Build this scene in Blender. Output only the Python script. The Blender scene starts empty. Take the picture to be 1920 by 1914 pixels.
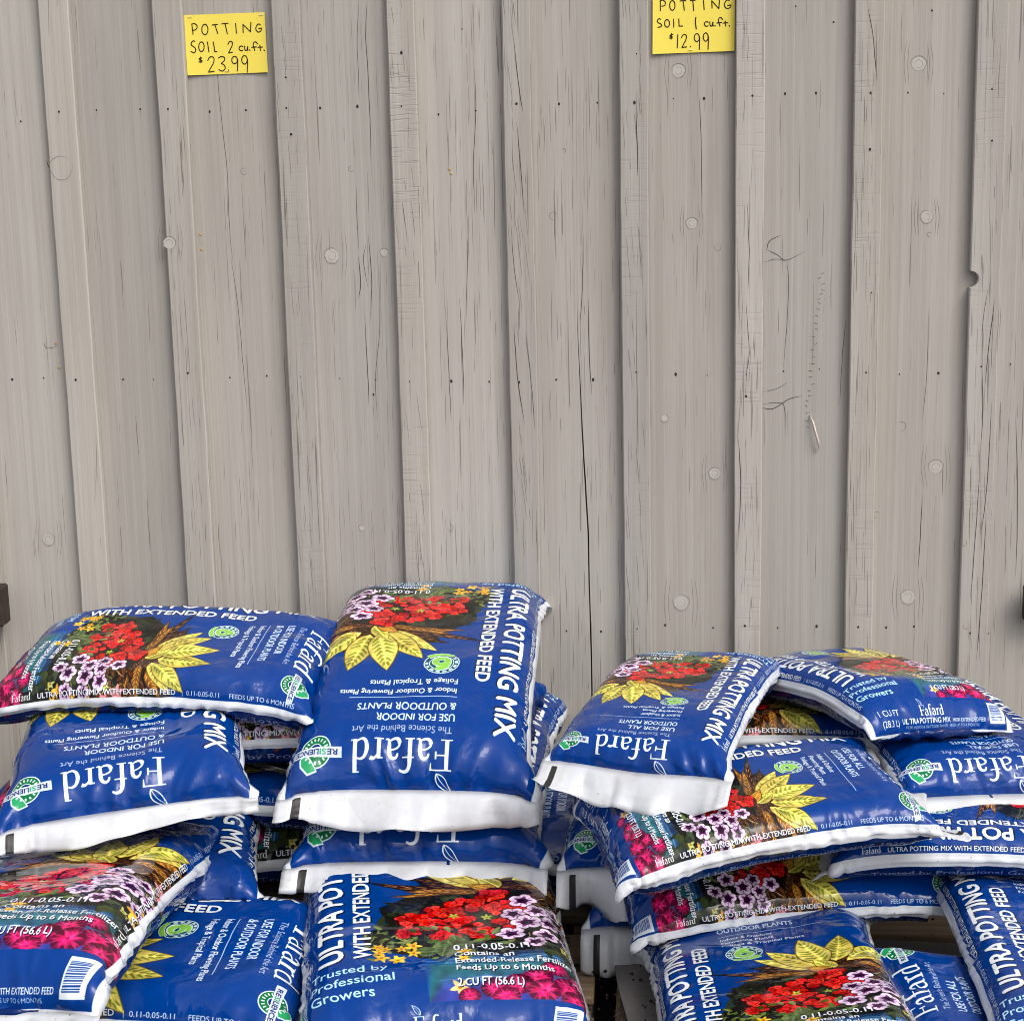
import bpy, bmesh, math, random
import numpy as np
from mathutils import Matrix, Vector
SC=bpy.context.scene; COL=SC.collection
# ================================================================ camera
FPX,EYE,DIST=3400.,1.57,3.75                     # focal length in photo pixels (1920 wide), eye height, metres to the wall
PITCH,YAW,ROLL=.20837656818,.08750104105,-.02196912477
def cam_rows(p,y,r):
    cp,sp=math.cos(p),math.sin(p)
    fwd=np.array([-math.sin(y)*cp,math.cos(y)*cp,-sp]); right=np.array([math.cos(y),math.sin(y),0]); up=np.cross(right,fwd)
    c,s=math.cos(r),math.sin(r); return np.array([c*right+s*up,-s*right+c*up,fwd])
RM=cam_rows(PITCH,YAW,ROLL); CAM=np.array([0,-DIST,EYE])
cd=bpy.data.cameras.new('camera'); cam=bpy.data.objects.new('camera',cd); COL.objects.link(cam)
cd.sensor_fit='HORIZONTAL'; cd.sensor_width=36; cd.lens=36*FPX/1920; cd.clip_start=.05; cd.clip_end=800
m=Matrix([[*RM[0]],[*RM[1]],[*(-RM[2])]]).transposed().to_4x4(); m.translation=Vector(CAM); cam.matrix_world=m; SC.camera=cam
# ================================================================ overcast daylight
SUN_EL,SUN_AZ=math.radians(50),math.radians(138)   # azimuth clockwise from +Y (the wall faces -Y): light from the front right
wd=bpy.data.worlds.new('World'); SC.world=wd; wd.use_nodes=True
nt=wd.node_tree; bg=nt.nodes['Background']; sky=nt.nodes.new('ShaderNodeTexSky'); sky.sky_type='NISHITA'; sky.sun_disc=False
sky.sun_elevation=SUN_EL; sky.sun_rotation=SUN_AZ; sky.dust_density=6.; sky.air_density=1.; sky.ozone_density=1.
hs=nt.nodes.new('ShaderNodeHueSaturation'); hs.inputs['Saturation'].default_value=.30
nt.links.new(sky.outputs[0],hs.inputs['Color']); nt.links.new(hs.outputs[0],bg.inputs[0]); bg.inputs[1].default_value=.15
sl=bpy.data.lights.new('sun','SUN'); sl.energy=.7; sl.angle=math.radians(24); sl.color=(1,.96,.9)
so=bpy.data.objects.new('sun',sl); COL.objects.link(so); so.location=(2,-4,6)
sd=Vector((math.sin(SUN_AZ)*math.cos(SUN_EL),math.cos(SUN_AZ)*math.cos(SUN_EL),math.sin(SUN_EL)))
so.rotation_euler=sd.to_track_quat('Z','Y').to_euler()
SC.cycles.filter_width=1.0
SC.view_settings.view_transform='Standard'; SC.view_settings.look='None'; SC.view_settings.gamma=1; SC.view_settings.exposure=.42
# ================================================================ helpers
def on_plane(px,py,y=0.):
    """photo survey point -> (x,z) on the vertical plane at depth y"""
    d=np.array([(px-960)/FPX,-(py-957)/FPX,1.])@RM; t=(y-CAM[1])/d[1]; return CAM[0]+t*d[0],CAM[2]+t*d[2]
def link(o,parent=None):
    COL.objects.link(o)
    if parent is not None: o.parent=parent
    return o
def empty(name,loc=(0,0,0)):
    o=bpy.data.objects.new(name,None); o.location=loc; o.empty_display_size=.05; return link(o)
def tag(o,label=None,cat=None,group=None,kind=None):
    for k,v in (('label',label),('category',cat),('group',group),('kind',kind)):
        if v: o[k]=v
    return o
def mesh_obj(name,verts,faces,mats,parent=None,smooth=False,mi=None):
    me=bpy.data.meshes.new(name); me.from_pydata([tuple(map(float,v)) for v in verts],[],[tuple(map(int,f)) for f in faces])
    for m in (mats if isinstance(mats,(list,tuple)) else [mats]): me.materials.append(m)
    if smooth: me.shade_smooth()
    if mi is not None: me.polygons.foreach_set('material_index',np.asarray(mi,np.int32))
    me.update(); return link(bpy.data.objects.new(name,me),parent)
class MB:
    def __init__(s): s.v=[];s.f=[];s.m=[]
    def add(s,v,f,m=0):
        o=len(s.v); s.v+=[tuple(q) for q in v]; s.f+=[tuple(i+o for i in q) for q in f]; s.m+=[m]*len(f)
    def box(s,x0,x1,y0,y1,z0,z1,b=.003,m=0,rng=None,wob=0.):
        """box with chamfered edges"""
        V=[];xs=(x0,x1);ys=(y0,y1);zs=(z0,z1)
        bm=bmesh.new(); bmesh.ops.create_cube(bm,size=1)
        for v in bm.verts: v.co=((x0+x1)/2+v.co.x*(x1-x0),(y0+y1)/2+v.co.y*(y1-y0),(z0+z1)/2+v.co.z*(z1-z0))
        if rng and wob:
            for v in bm.verts: v.co+=Vector([rng.uniform(-wob,wob) for _ in range(3)])
        bmesh.ops.bevel(bm,geom=bm.edges[:],offset=b,segments=1,affect='EDGES')
        bm.verts.index_update(); s.add([v.co[:] for v in bm.verts],[[v.index for v in f.verts] for f in bm.faces],m); bm.free()
    def build(s,name,mats,parent=None,smooth=False): return mesh_obj(name,s.v,s.f,mats,parent,smooth,s.m)
def stroke_poly(pts,w,taper=True):
    p=np.asarray(pts,float); d=np.gradient(p,axis=0); d/=np.hypot(d[:,0],d[:,1])[:,None]+1e-9; n=np.stack([-d[:,1],d[:,0]],1)
    k=len(p); ww=np.full(k,w/2.)
    if taper: ww=ww*np.clip(np.sin(np.linspace(.06,math.pi-.06,k))*1.5,.12,1)
    return p+n*ww[:,None],p-n*ww[:,None]
def smooth_line(pts,n=5):
    """Catmull-Rom through the points"""
    p=np.asarray(pts,float)
    if len(p)<3: return p
    q=np.concatenate([2*p[:1]-p[1:2],p,2*p[-1:]-p[-2:-1]]); out=[]
    for i in range(1,len(q)-2):
        for t in np.linspace(0,1,n,endpoint=False):
            a,b,c,d=q[i-1:i+3]; out.append(.5*((2*b)+(c-a)*t+(2*a-5*b+4*c-d)*t*t+(3*b-a-3*c+d)*t**3))
    return np.array(out+[p[-1]])
# ================================================================ materials
class NT:
    def __init__(s,name):
        s.m=bpy.data.materials.new(name); s.m.use_nodes=True; s.t=s.m.node_tree; s.b=s.t.nodes['Principled BSDF']
    def n(s,typ,**kw):
        o=s.t.nodes.new('ShaderNode'+typ)
        for k,v in kw.items():
            if k in o.inputs: o.inputs[k].default_value=v
            else: setattr(o,k,v)
        return o
    def l(s,a,b): s.t.links.new(a,b)
    def mix(s,fac,a,b,mode='MIX'):
        o=s.t.nodes.new('ShaderNodeMix'); o.data_type='RGBA'; o.blend_type=mode
        for sock,v in ((o.inputs[0],fac),(o.inputs[6],a),(o.inputs[7],b)):
            if hasattr(v,'is_linked'): s.l(v,sock)
            else: sock.default_value=v if not isinstance(v,tuple) or len(v)==4 else (*v,1)
        return o.outputs[2]
    def ramp(s,x,p0,p1,c0=(0,0,0,1),c1=(1,1,1,1)):
        o=s.t.nodes.new('ShaderNodeValToRGB'); e=o.color_ramp.elements; e[0].position=p0;e[1].position=p1;e[0].color=c0;e[1].color=c1
        s.l(x,o.inputs[0]); return o.outputs[0]
    def math(s,op,a,b=0.):
        o=s.t.nodes.new('ShaderNodeMath'); o.operation=op
        for sock,v in ((o.inputs[0],a),(o.inputs[1],b)):
            if hasattr(v,'is_linked'): s.l(v,sock)
            else: sock.default_value=v
        return o.outputs[0]
def wood_coords(M,rand):
    tc=M.n('TexCoord'); oi=M.n('ObjectInfo'); mp=M.n('Mapping'); M.l(tc.outputs['Object'],mp.inputs['Vector'])
    cx=M.n('CombineXYZ'); M.l(M.math('MULTIPLY',oi.outputs['Random'],rand),cx.inputs[0]); M.l(M.math('MULTIPLY',oi.outputs['Random'],rand*1.7),cx.inputs[2]); M.l(cx.outputs[0],mp.inputs['Location'])
    return mp.outputs[0],oi.outputs['Random']
def stretched(M,vec,sx,sy,sz,scale,detail=4,rough=.55,dist=0.):
    mp=M.n('Mapping'); mp.inputs['Scale'].default_value=(sx,sy,sz); M.l(vec,mp.inputs[0])
    n=M.n('TexNoise',Scale=scale,Detail=detail,Roughness=rough,Distortion=dist); M.l(mp.outputs[0],n.inputs['Vector']); return n.outputs[0]
def painted_wood():
    M=NT('weathered_grey_paint'); vec,rnd=wood_coords(M,9.)
    base=(.408,.381,.345)
    blotch=stretched(M,vec,1,1,.25,5,3); grain=stretched(M,vec,1,1,.018,150,3,.6,.3); fine=stretched(M,vec,1,1,.05,420,2)
    c=M.mix(M.ramp(blotch,.3,.7),(.360,.338,.308),(.440,.414,.380))
    c=M.mix(M.math('MULTIPLY',M.ramp(grain,.35,.62),.6),c,base)
    g2=stretched(M,vec,1,1,.010,75,4,.65,.8); c=M.mix(M.math('MULTIPLY',M.ramp(g2,.40,.60),.8),c,M.mix(.5,c,(.30,.275,.245)))
    g3=stretched(M,vec,1,1,.10,16,4,.6); c=M.mix(M.math('MULTIPLY',M.ramp(g3,.50,.72),.35),c,(.30,.272,.235))
    tone=M.n('MapRange'); tone.inputs[3].default_value=.89; tone.inputs[4].default_value=1.09; M.l(rnd,tone.inputs[0])
    at=M.n('Attribute'); at.attribute_type='OBJECT'; at.attribute_name='weathering'
    # checks: long thin openings of the grain, more of them where a board is weathered
    ck=stretched(M,vec,1,1,.013,300,2,.5,.3); zone=stretched(M,vec,1,1,.3,6,2)
    dk=M.math('LESS_THAN',ck,M.math('ADD',M.math('MULTIPLY',at.outputs['Fac'],.075),M.math('ADD',M.math('MULTIPLY',zone,.12),.205)))
    c=M.mix(dk,c,(.20,.18,.16))
    # saw marks across the grain
    sat=M.n('Attribute'); sat.attribute_type='OBJECT'; sat.attribute_name='saw_marks'
    sm=stretched(M,vec,.06,.06,1,190,2,.5,.5); szone=stretched(M,vec,1,1,.5,9,2)
    sm=M.math('MULTIPLY',M.ramp(sm,.34,.44,(1,1,1,1),(0,0,0,1)),M.math('MULTIPLY',sat.outputs['Fac'],M.ramp(szone,.4,.6)))
    c=M.mix(M.math('MULTIPLY',sm,.35),c,(.26,.23,.21))
    cc=M.n('HueSaturation'); M.l(tone.outputs[0],cc.inputs['Value']); tn=M.n('MapRange'); tn.inputs[3].default_value=.9; tn.inputs[4].default_value=1.15; M.l(M.math('FRACT',M.math('MULTIPLY',rnd,7.3)),tn.inputs[0]); M.l(tn.outputs[0],cc.inputs['Saturation']); M.l(c,cc.inputs['Color']); M.l(cc.outputs[0],M.b.inputs['Base Color'])
    h=M.math('ADD',M.math('ADD',M.math('MULTIPLY',grain,.5),M.math('MULTIPLY',g2,.9)),M.math('MULTIPLY',fine,.25)); h=M.math('SUBTRACT',h,M.math('MULTIPLY',dk,.9)); h=M.math('SUBTRACT',h,M.math('MULTIPLY',sm,.5))
    bp=M.n('Bump',Strength=.55,Distance=.0016); M.l(h,bp.inputs['Height']); M.l(bp.outputs[0],M.b.inputs['Normal'])
    M.b.inputs['Roughness'].default_value=.72; M.b.inputs['Specular IOR Level'].default_value=.28
    return M.m
def plain(name,col,rough=.7,spec=.3,var=.12,scale=30,bump=0.,stretch=(1,1,1)):
    M=NT(name); tc=M.n('TexCoord'); n=stretched(M,tc.outputs['Object'],*stretch,scale,4)
    a=tuple(c*(1-var) for c in col); b=tuple(min(1,c*(1+var)) for c in col)
    M.l(M.mix(n,(*a,1),(*b,1)),M.b.inputs['Base Color']); M.b.inputs['Roughness'].default_value=rough; M.b.inputs['Specular IOR Level'].default_value=spec
    if bump:
        bp=M.n('Bump',Strength=.6,Distance=bump); M.l(n,bp.inputs['Height']); M.l(bp.outputs[0],M.b.inputs['Normal'])
    return M.m
def raw_wood(name,lo,hi):
    M=NT(name); vec,rnd=wood_coords(M,5.); g=stretched(M,vec,.03,1,1,70,4,.6,.4); b=stretched(M,vec,.6,1,1,6,3)
    c=M.mix(M.ramp(g,.3,.7),lo,hi); c=M.mix(M.math('MULTIPLY',M.ramp(b,.4,.75),.55),c,tuple(x*.45 for x in lo)); M.l(c,M.b.inputs['Base Color'])
    bp=M.n('Bump',Strength=.6,Distance=.002); M.l(g,bp.inputs['Height']); M.l(bp.outputs[0],M.b.inputs['Normal']); M.b.inputs['Roughness'].default_value=.85
    return M.m
def film(image):
    M=NT('printed_plastic_film'); uv=M.n('UVMap'); ti=M.n('TexImage'); ti.image=image; ti.interpolation='Cubic'; ti.extension='EXTEND'; M.l(uv.outputs[0],ti.inputs[0])
    tc=M.n('TexCoord'); oi=M.n('ObjectInfo'); vo=M.n('VectorMath',operation='ADD'); M.l(tc.outputs['Object'],vo.inputs[0]); cx=M.n('CombineXYZ'); M.l(M.math('MULTIPLY',oi.outputs['Random'],31.),cx.inputs[0]); M.l(cx.outputs[0],vo.inputs[1]); v=vo.outputs[0]
    dust=M.ramp(stretched(M,v,1,1,1,7,5,.6),.52,.80); spk=M.ramp(stretched(M,v,1,1,1,260,1),.735,.76)
    c=M.mix(M.math('MULTIPLY',dust,.05),ti.outputs[0],(.45,.43,.40)); c=M.mix(M.math('MULTIPLY',spk,.8),c,(.05,.035,.025)); M.l(c,M.b.inputs['Base Color'])
    r=M.n('MapRange'); r.inputs[3].default_value=.07; r.inputs[4].default_value=.15; M.l(dust,r.inputs[0]); M.l(r.outputs[0],M.b.inputs['Roughness'])
    rid=lambda n: M.math('ABSOLUTE',M.math('SUBTRACT',n,.5))
    msk=M.ramp(stretched(M,v,1,1,1,7,2),.42,.60); a=M.math('MULTIPLY',rid(stretched(M,v,1,1,1,8,4,.45,.5)),msk); a2=rid(stretched(M,v,1,.5,1,20,1,.5,.3)); b=stretched(M,v,1,.4,1,9,1,.5,.8)
    h=M.math('ADD',M.math('ADD',M.math('MULTIPLY',a,4.2),M.math('MULTIPLY',M.math('MULTIPLY',a2,msk),.6)),M.math('MULTIPLY',b,.4))
    bp=M.n('Bump',Strength=.6,Distance=.007); M.l(h,bp.inputs['Height']); M.l(bp.outputs[0],M.b.inputs['Normal'])
    M.b.inputs['Specular IOR Level'].default_value=.25; M.b.inputs['IOR'].default_value=1.5
    return M.m
def white_film():
    M=NT('white_plastic_film'); tc=M.n('TexCoord'); v=tc.outputs['Object']
    d=M.ramp(stretched(M,v,1,1,1,14,5,.65),.47,.74); spk=M.ramp(stretched(M,v,1,1,1,170,2,.6),.70,.73); z=M.ramp(stretched(M,v,1,1,1,6,2),.45,.6)
    c=M.mix(M.math('MULTIPLY',d,.42),(.53,.545,.58),(.30,.28,.25)); c=M.mix(M.math('MULTIPLY',spk,z),c,(.06,.05,.04)); M.l(c,M.b.inputs['Base Color'])
    a=M.math('ABSOLUTE',M.math('SUBTRACT',stretched(M,v,1,1,1,15,2,.4,.6),.5)); bp=M.n('Bump',Strength=.5,Distance=.006); M.l(a,bp.inputs['Height']); M.l(bp.outputs[0],M.b.inputs['Normal'])
    M.b.inputs['Roughness'].default_value=.38; return M.m
# ================================================================ the ground
M_asphalt=plain('worn_asphalt',(.055,.054,.052),.9,.2,.35,60,.003)
tag(mesh_obj('ground',[(-150,-300,0),(150,-300,0),(150,60,0),(-150,60,0)],[(0,1,2,3)],M_asphalt),kind='structure')
# ================================================================ board and batten wall
M_paint=painted_wood(); M_check=plain('open_grain',(.06,.05,.043),.9,.1); M_nail=plain('rusty_nail_head',(.035,.026,.022),.75,.3)
M_knot=plain('bare_knot',(.44,.42,.385),.65,.3,.06,60,.001); M_resin=plain('resin_stain',(.42,.30,.15),.6,.3)
M_sheath=plain('dark_sheathing',(.03,.028,.026),.9,.1)
ZB,ZT=.02,2.75
wall=empty('board_and_batten_wall'); tag(wall,'grey painted wooden wall of vertical boards and narrow battens','wall')
w=MB(); w.box(-2.6,2.6,.030,.06,ZB,ZT,.002); w.build('sheathing',M_sheath,wall)
# batten left edges at the top and the foot of the photo, then their widths there
BATT=[(71,0,148,1110,56,56),(279,0,355,1110,56,52),(506,0,562,1110,55,50),(722,0,762,1090,52,50),(942,0,962,1090,53,50),(1160,0,1172,1230,54,50),(1383,0,1373,1230,55,50),(1604,0,1583,1230,56,52),(1837,0,1795,1200,56,58)]
TH=.022
bat=[]
for x0,y0,x1,y1,w0,w1 in BATT:
    a=on_plane(x0,y0,-TH)[0]; b=on_plane(x1,y1,-TH)[0]; ww=(on_plane(x0+w0,y0,-TH)[0]-a+on_plane(x1+w1,y1,-TH)[0]-b)/2
    bat.append(((a+b)/2,ww))
pitch=(bat[-1][0]-bat[0][0])/8
left=[(bat[0][0]-pitch*k,.06) for k in range(7,0,-1)]; right=[(bat[-1][0]+pitch*k,.06) for k in range(1,7)]
NL=len(left); bat=left+bat+right
rw=random.Random(5); rn=np.random.default_rng(8)
_ng=rn.uniform(-1,1,400)
def wob(z,seed,f=2.,a=.0012):
    t=z*f+seed*13.7; i=math.floor(t); u=t-i; u=u*u*(3-2*u); return a*(_ng[i%400]*(1-u)+_ng[(i+1)%400]*u)
def strip(mb,zs,xl,xr,y0,y1,b=.0018,cup=0.,nx=5,m=0):
    """a sawn strip standing on the wall: back at y0, face at y1 (towards -Y)"""
    V=[];K=nx+4
    for z in zs:
        l,r=xl(z),xr(z); V+=[(l,y0,z),(l,y1+b,z)]
        for k in range(nx):
            u=k/(nx-1); V.append((l+b+(r-l-2*b)*u,y1+cup*(4*(u-.5)**2-1)*-1,z))
        V+=[(r,y1+b,z),(r,y0,z)]
    F=[(i*K+j,i*K+j+1,(i+1)*K+j+1,(i+1)*K+j) for i in range(len(zs)-1) for j in range(K-1)]
    F+=[tuple(range(K))[::-1],tuple((len(zs)-1)*K+j for j in range(K))]
    mb.add(V,F,m)
zs=list(np.linspace(ZB,ZT,80))
boards=[];battens=[]
M_grain=plain('fine_open_grain',(.20,.177,.155),.9,.1); MATS=[M_paint,M_check,M_nail,M_knot,M_resin,M_grain]
# the open split in the board right of the middle: (photo x, y, gap in metres)
SPLIT=[(1082,560,.0),(1083,620,.0012),(1087,700,.0022),(1091,800,.0036),(1097,900,.0042),(1103,1000,.0042),(1105,1100,.0036),(1109,1240,.0040),(1112,1500,.004)]
sz=[on_plane(a,b)[1] for a,b,_ in SPLIT][::-1]; sx=[on_plane(a,b)[0] for a,b,_ in SPLIT][::-1]; sg=[g for *_,g in SPLIT][::-1]
WEATHER={0:.15,1:.1,2:.45,3:.6,4:1.,5:.95,6:.35,7:.1,8:.12,9:.75}
bw={0:.1,1:.55,2:.85,3:.75,4:1.,5:.85,6:1.,7:.95,8:1.}
saw={2:.35,3:1.,5:.5,6:.75,7:.5,8:.4}
for i in range(len(bat)-1):
    l=bat[i][0]+bat[i][1]/2+rw.uniform(-.004,.004); r=bat[i+1][0]+bat[i+1][1]/2-.004+rw.uniform(-.004,.004); mb=MB(); k=i-NL+1
    sd=rw.random()*20
    if k==5:
        fy=lambda x: -.0007
        cx=lambda z: float(np.interp(z,sz,sx)) if z<sz[-1] else sx[-1]+(z-sz[-1])*.01
        gp=lambda z: .75*float(np.interp(z,sz,sg))
        zz=sorted(set(zs+sz))
        strip(mb,zz,lambda z:l,lambda z:cx(z)-gp(z)/2+wob(z,3,30,.0004),.028,0,.0003,0,3); strip(mb,zz,lambda z:cx(z)+gp(z)/2+wob(z,3,30,.0004),lambda z:r,.028,-.0003,.0003,0,3)
    else:
        y1_,cp_=rw.uniform(-.001,.001),rw.uniform(-.0012,.0016); strip(mb,zs,lambda z:l,lambda z:r,.028,y1_,.001,cp_,9)
        fy=lambda x,l=l,r=r,y1_=y1_,cp_=cp_: y1_-cp_*(4*((x-l)/(r-l)-.5)**2-1)-.0003
    boards.append((l,r,mb,k,fy))
NOTCH=on_plane(1828,524,-TH)
for i,(x,wd_) in enumerate(bat):
    mb=MB(); k=i-NL; th=TH+rw.uniform(-.002,.003); zz=list(zs)
    if k==8:
        zz=sorted(zz+list(np.linspace(NOTCH[1]-.017,NOTCH[1]+.017,23)))
        xl=lambda z,x=x: x+wob(z,k,4)+(math.sqrt(max(0,.0165**2-(z-NOTCH[1])**2)) if abs(z-NOTCH[1])<.0165 else 0)
    else: xl=lambda z,x=x,k=k: x+wob(z,k,4)+wob(z,k+5,25,.0005)
    strip(mb,zz,xl,lambda z,x=x,wd_=wd_,k=k: x+wd_+wob(z,k+31,4)+wob(z,k+8,25,.0005),-.0005,-th,.0022,0,4)
    battens.append((x,x+wd_,mb,k,th))
def host(x):
    """which piece of the wall shows at x: its mesh and face depth"""
    for a,b,mb,k,th in battens:
        if a+.001<x<b-.001: return mb,-th-.0004
    for a,b,mb,k,fy in boards:
        if a<=x<b: return mb,fy(x)
    return boards[0][2],-.0026
def flat_poly(mb,L,R,y,m):
    n=len(L); mb.add([(p[0],y,p[1]) for p in L]+[(p[0],y,p[1]) for p in R],[(i,i+1,n+i+1,n+i) for i in range(n-1)],m)
def check(pts,w,m=1):
    p=smooth_line([on_plane(*q) for q in pts],4); p=p+np.array([[wob(q[1],w*900,40,.0008),0] for q in p]); mb,y=host(p[len(p)//2][0]); L,R=stroke_poly(p,w); flat_poly(mb,L,R,y,m)
def disc(px,py,r,m,dome=.0006,n=14,sq=1.,y=None):
    x,z=on_plane(px,py,-.002); mb,yy=host(x); r=r*.00109
    if y is not None: yy=y
    ph=rw.random()*6; V=[(x,yy-dome,z)]
    for k,(q,h) in enumerate(((.6,.9),(1.,0.))):
        V+=[(x+r*q*math.cos(ph+2*math.pi*j/n)*(1+.12*math.sin(3*j+ph)*(k)),yy-dome*h,z+r*q*sq*math.sin(ph+2*math.pi*j/n)) for j in range(n)]
    F=[(0,1+j,1+(j+1)%n) for j in range(n)]+[(1+j,1+n+j,1+n+(j+1)%n,1+(j+1)%n) for j in range(n)]
    mb.add(V,F,m)
def ring(px,py,r,m=1,w=.0011):
    x,z=on_plane(px,py,-.002); a0=rw.random()*6; t=np.linspace(a0,a0+rw.uniform(4.2,6.2),20); rr=r*.00109
    p=np.stack([x+rr*np.cos(t)*(1+.08*np.sin(3*t)),z+rr*1.02*np.sin(t)],1); mb,y=host(x); L,R=stroke_poly(p,w); flat_poly(mb,L,R,y-.0002,m)
NAILS=[(38,228),(116,210),(180,207),(262,205),(320,205),(393,210),(461,207),(541,203),(600,203),(670,200),(755,200),(822,215),(892,208),(970,195),(1048,195),(1120,193),(1190,193),(1263,185),(1320,185),(1410,180),(1472,176),(1530,175),(1630,175),(1703,174),(1770,176),(1857,168),
(22,712),(81,709),(147,710),(230,712),(287,712),(357,697),(431,708),(500,705),(567,703),(637,710),(704,712),(770,713),(846,715),(917,716),(975,714),(1043,712),(1112,712),(1193,695),(1267,702),(1326,704),(1399,700),(1469,696),(1536,692),(1622,696),(1687,702),(1760,700),(1837,685),(1895,683),
(1062,1183),(1127,1184),(1195,1173),(1247,1172),(1337,1177),(1396,1168),(1458,1177),(1531,1174),(1607,1170),(1662,1177),(1714,1175),(1816,1182),(1854,1188),
(540,146),(550,252),(755,100),(866,55),(1194,102),(1629,280),(1857,264),(1632,547),(1748,20),(1492,12),(1563,42),(1398,740),(700,740)]
for q in NAILS:
    disc(*q,rw.choice((1.2,1.6,2.0,2.5)),2,.0005,8,rw.uniform(.9,1.5))
    if rw.random()<.45: check([(q[0],q[1]+2),(q[0]+rw.uniform(-2,2),q[1]+rw.uniform(10,45))],.0012)
KNOTS=[(1272,133,13),(1723,120,14),(1738,407,12),(1297,419,11),(1340,888,12),(1277,1130,16),(1755,876,14),(1703,1120,15),(622,480,15),(720,474,8),(1246,785,7),(322,455,13),(90,1012,13),(678,990,6)]
for x,y,r in KNOTS:
    disc(x,y,r*.86,3,.00003,18); ring(x,y,r,5,.0008)
    if r>10:
        ring(x,y,r*.5,5,.0006)
        for s in (-1,1):
            for k in range(2): check([(x+s*r*(1.25+.4*k),y+r*3),(x+s*r*(1.45+.5*k),y),(x+s*r*(1.2+.4*k),y-r*3)],.0007,5)
for x,y,r in ((658,317,5),(1057,283,4),(1037,405,7),(457,322,6),(844,990,6),(1808,1170,5),(1805,1015,5),(1644,966,6),(1690,800,9),(120,315,22),(700,1068,4),(1346,465,6),(1743,440,4)): ring(x,y,r,5,.0008)
CH=[[(400,0),(408,140),(418,240),(426,320),(431,430),(438,500)],[(433,480),(447,575),(455,670),(463,760)],[(425,400),(430,470)],[(672,0),(670,90),(674,190)],[(689,0),(686,70),(692,180),(697,330)],[(668,350),(670,420),(673,470)],[(672,480),(676,530),(672,560)],[(686,458),(682,490),(690,540)],[(690,440),(697,520),(695,600)],[(684,590),(690,700),(692,760)],[(714,480),(712,620),(704,710),(708,790)],
[(866,40),(867,110)],[(880,80),(881,170)],[(890,130),(892,220),(888,310),(890,400)],[(844,130),(842,270)],[(838,600),(842,700),(846,790)],[(879,400),(876,520),(874,610)],[(862,560),(868,670),(870,760)],[(893,560),(889,680)],[(915,640),(917,790)],[(874,690),(872,800)],[(900,420),(897,520)],[(849,720),(852,850)],[(905,740),(908,860)],[(862,820),(858,930)],[(884,850),(880,960)],
[(966,80),(975,170),(982,210)],[(970,230),(978,310),(985,400)],[(960,420),(966,500),(975,560)],[(985,480),(995,600)],[(965,600),(972,700),(985,790)],[(990,640),(1000,740),(1004,800)],
[(1095,100),(1098,190)],[(1110,240),(1108,330)],[(1094,440),(1092,540),(1088,610)],[(1075,510),(1078,590)],[(1103,560),(1105,660),(1110,740)],[(1122,600),(1120,720)],[(1060,620),(1063,690)],[(1118,760),(1126,880)],[(1054,640),(1052,700)],[(1072,640),(1074,730)],[(1130,690),(1134,800)],[(1060,900),(1063,1000)],[(1140,900),(1136,1010)],
[(1193,200),(1195,270),(1196,330)],[(1203,420),(1204,520)],[(1310,180),(1315,260),(1316,400)],[(1296,250),(1300,330)],[(1326,160),(1322,210)],[(1321,570),(1318,640)],
[(1400,380),(1404,470),(1402,540)],[(1386,300),(1392,390)],[(1412,280),(1416,370)],[(1420,420),(1424,520)],[(1398,560),(1404,660),(1398,700)],[(1384,820),(1388,900),(1385,1000)],[(1398,840),(1402,960)],[(1412,870),(1408,1000)],
[(1625,15),(1634,70),(1642,150)],[(1624,150),(1634,190)],[(1625,300),(1640,330)],[(1640,640),(1634,760)],[(1616,830),(1620,900)],[(1858,160),(1856,240)],[(1862,170),(1868,100)],[(1845,270),(1842,350)],[(1855,260),(1852,420)],[(1866,300),(1864,420)],[(1850,540),(1840,600),(1838,690)],[(1862,560),(1852,640),(1844,720)],[(1870,600),(1858,700)],[(1838,690),(1840,760),(1836,830)],[(1856,750),(1848,900),(1836,1000)],[(1834,880),(1826,1000),(1816,1120)],[(1846,960),(1838,1100),(1828,1230)],[(1914,480),(1916,640)],[(1905,780),(1908,940),(1905,1080)],[(1898,620),(1890,740)],
[(1437,470),(1443,452),(1467,440)],[(1438,468),(1458,478),(1475,488),(1512,470)],[(1432,492),(1455,486),(1475,490)],[(1475,488),(1479,530),(1476,600),(1469,690)],[(1428,757),(1462,755),(1471,766),(1472,820)],[(1428,764),(1450,766),(1480,748),(1505,742)],[(1430,735),(1458,728),(1478,716)],[(1430,572),(1432,600)],[(1586,600),(1580,660),(1574,760)],[(1575,640),(1572,760)],
[(1742,580),(1738,700),(1730,790)],[(1730,930),(1726,1000),(1722,1070)],[(1755,930),(1748,1000)],[(328,620),(324,640)],[(85,300),(95,318),(118,324)],[(108,650),(88,653),(82,642)]]
for c in CH: check(c,rw.uniform(.0008,.0016))
# a wandering insect track across the board right of the middle
tr=[(1538,512),(1541,545),(1537,570),(1530,610),(1527,650),(1522,690),(1520,730),(1514,760),(1512,800)]
for k in range(26):
    t=k/25*(len(tr)-1); i=min(int(t),len(tr)-2); x=tr[i][0]+(tr[i+1][0]-tr[i][0])*(t-i)+rw.uniform(-4,4); y=tr[i][1]+(tr[i+1][1]-tr[i][1])*(t-i)
    a=rw.uniform(-.5,.5); check([(x-4*math.cos(a),y-4*math.sin(a)),(x,y+rw.uniform(-2,2)),(x+4*math.cos(a),y+4*math.sin(a))],.0009)
check([(1540,566),(1556,556)],.0012); check([(1545,574),(1552,566)],.0012)
for x,y in ((843,318),(846,326),(376,440),(378,468),(110,690),(104,645)): disc(x,y,3.5,4,.0008,7)
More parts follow.
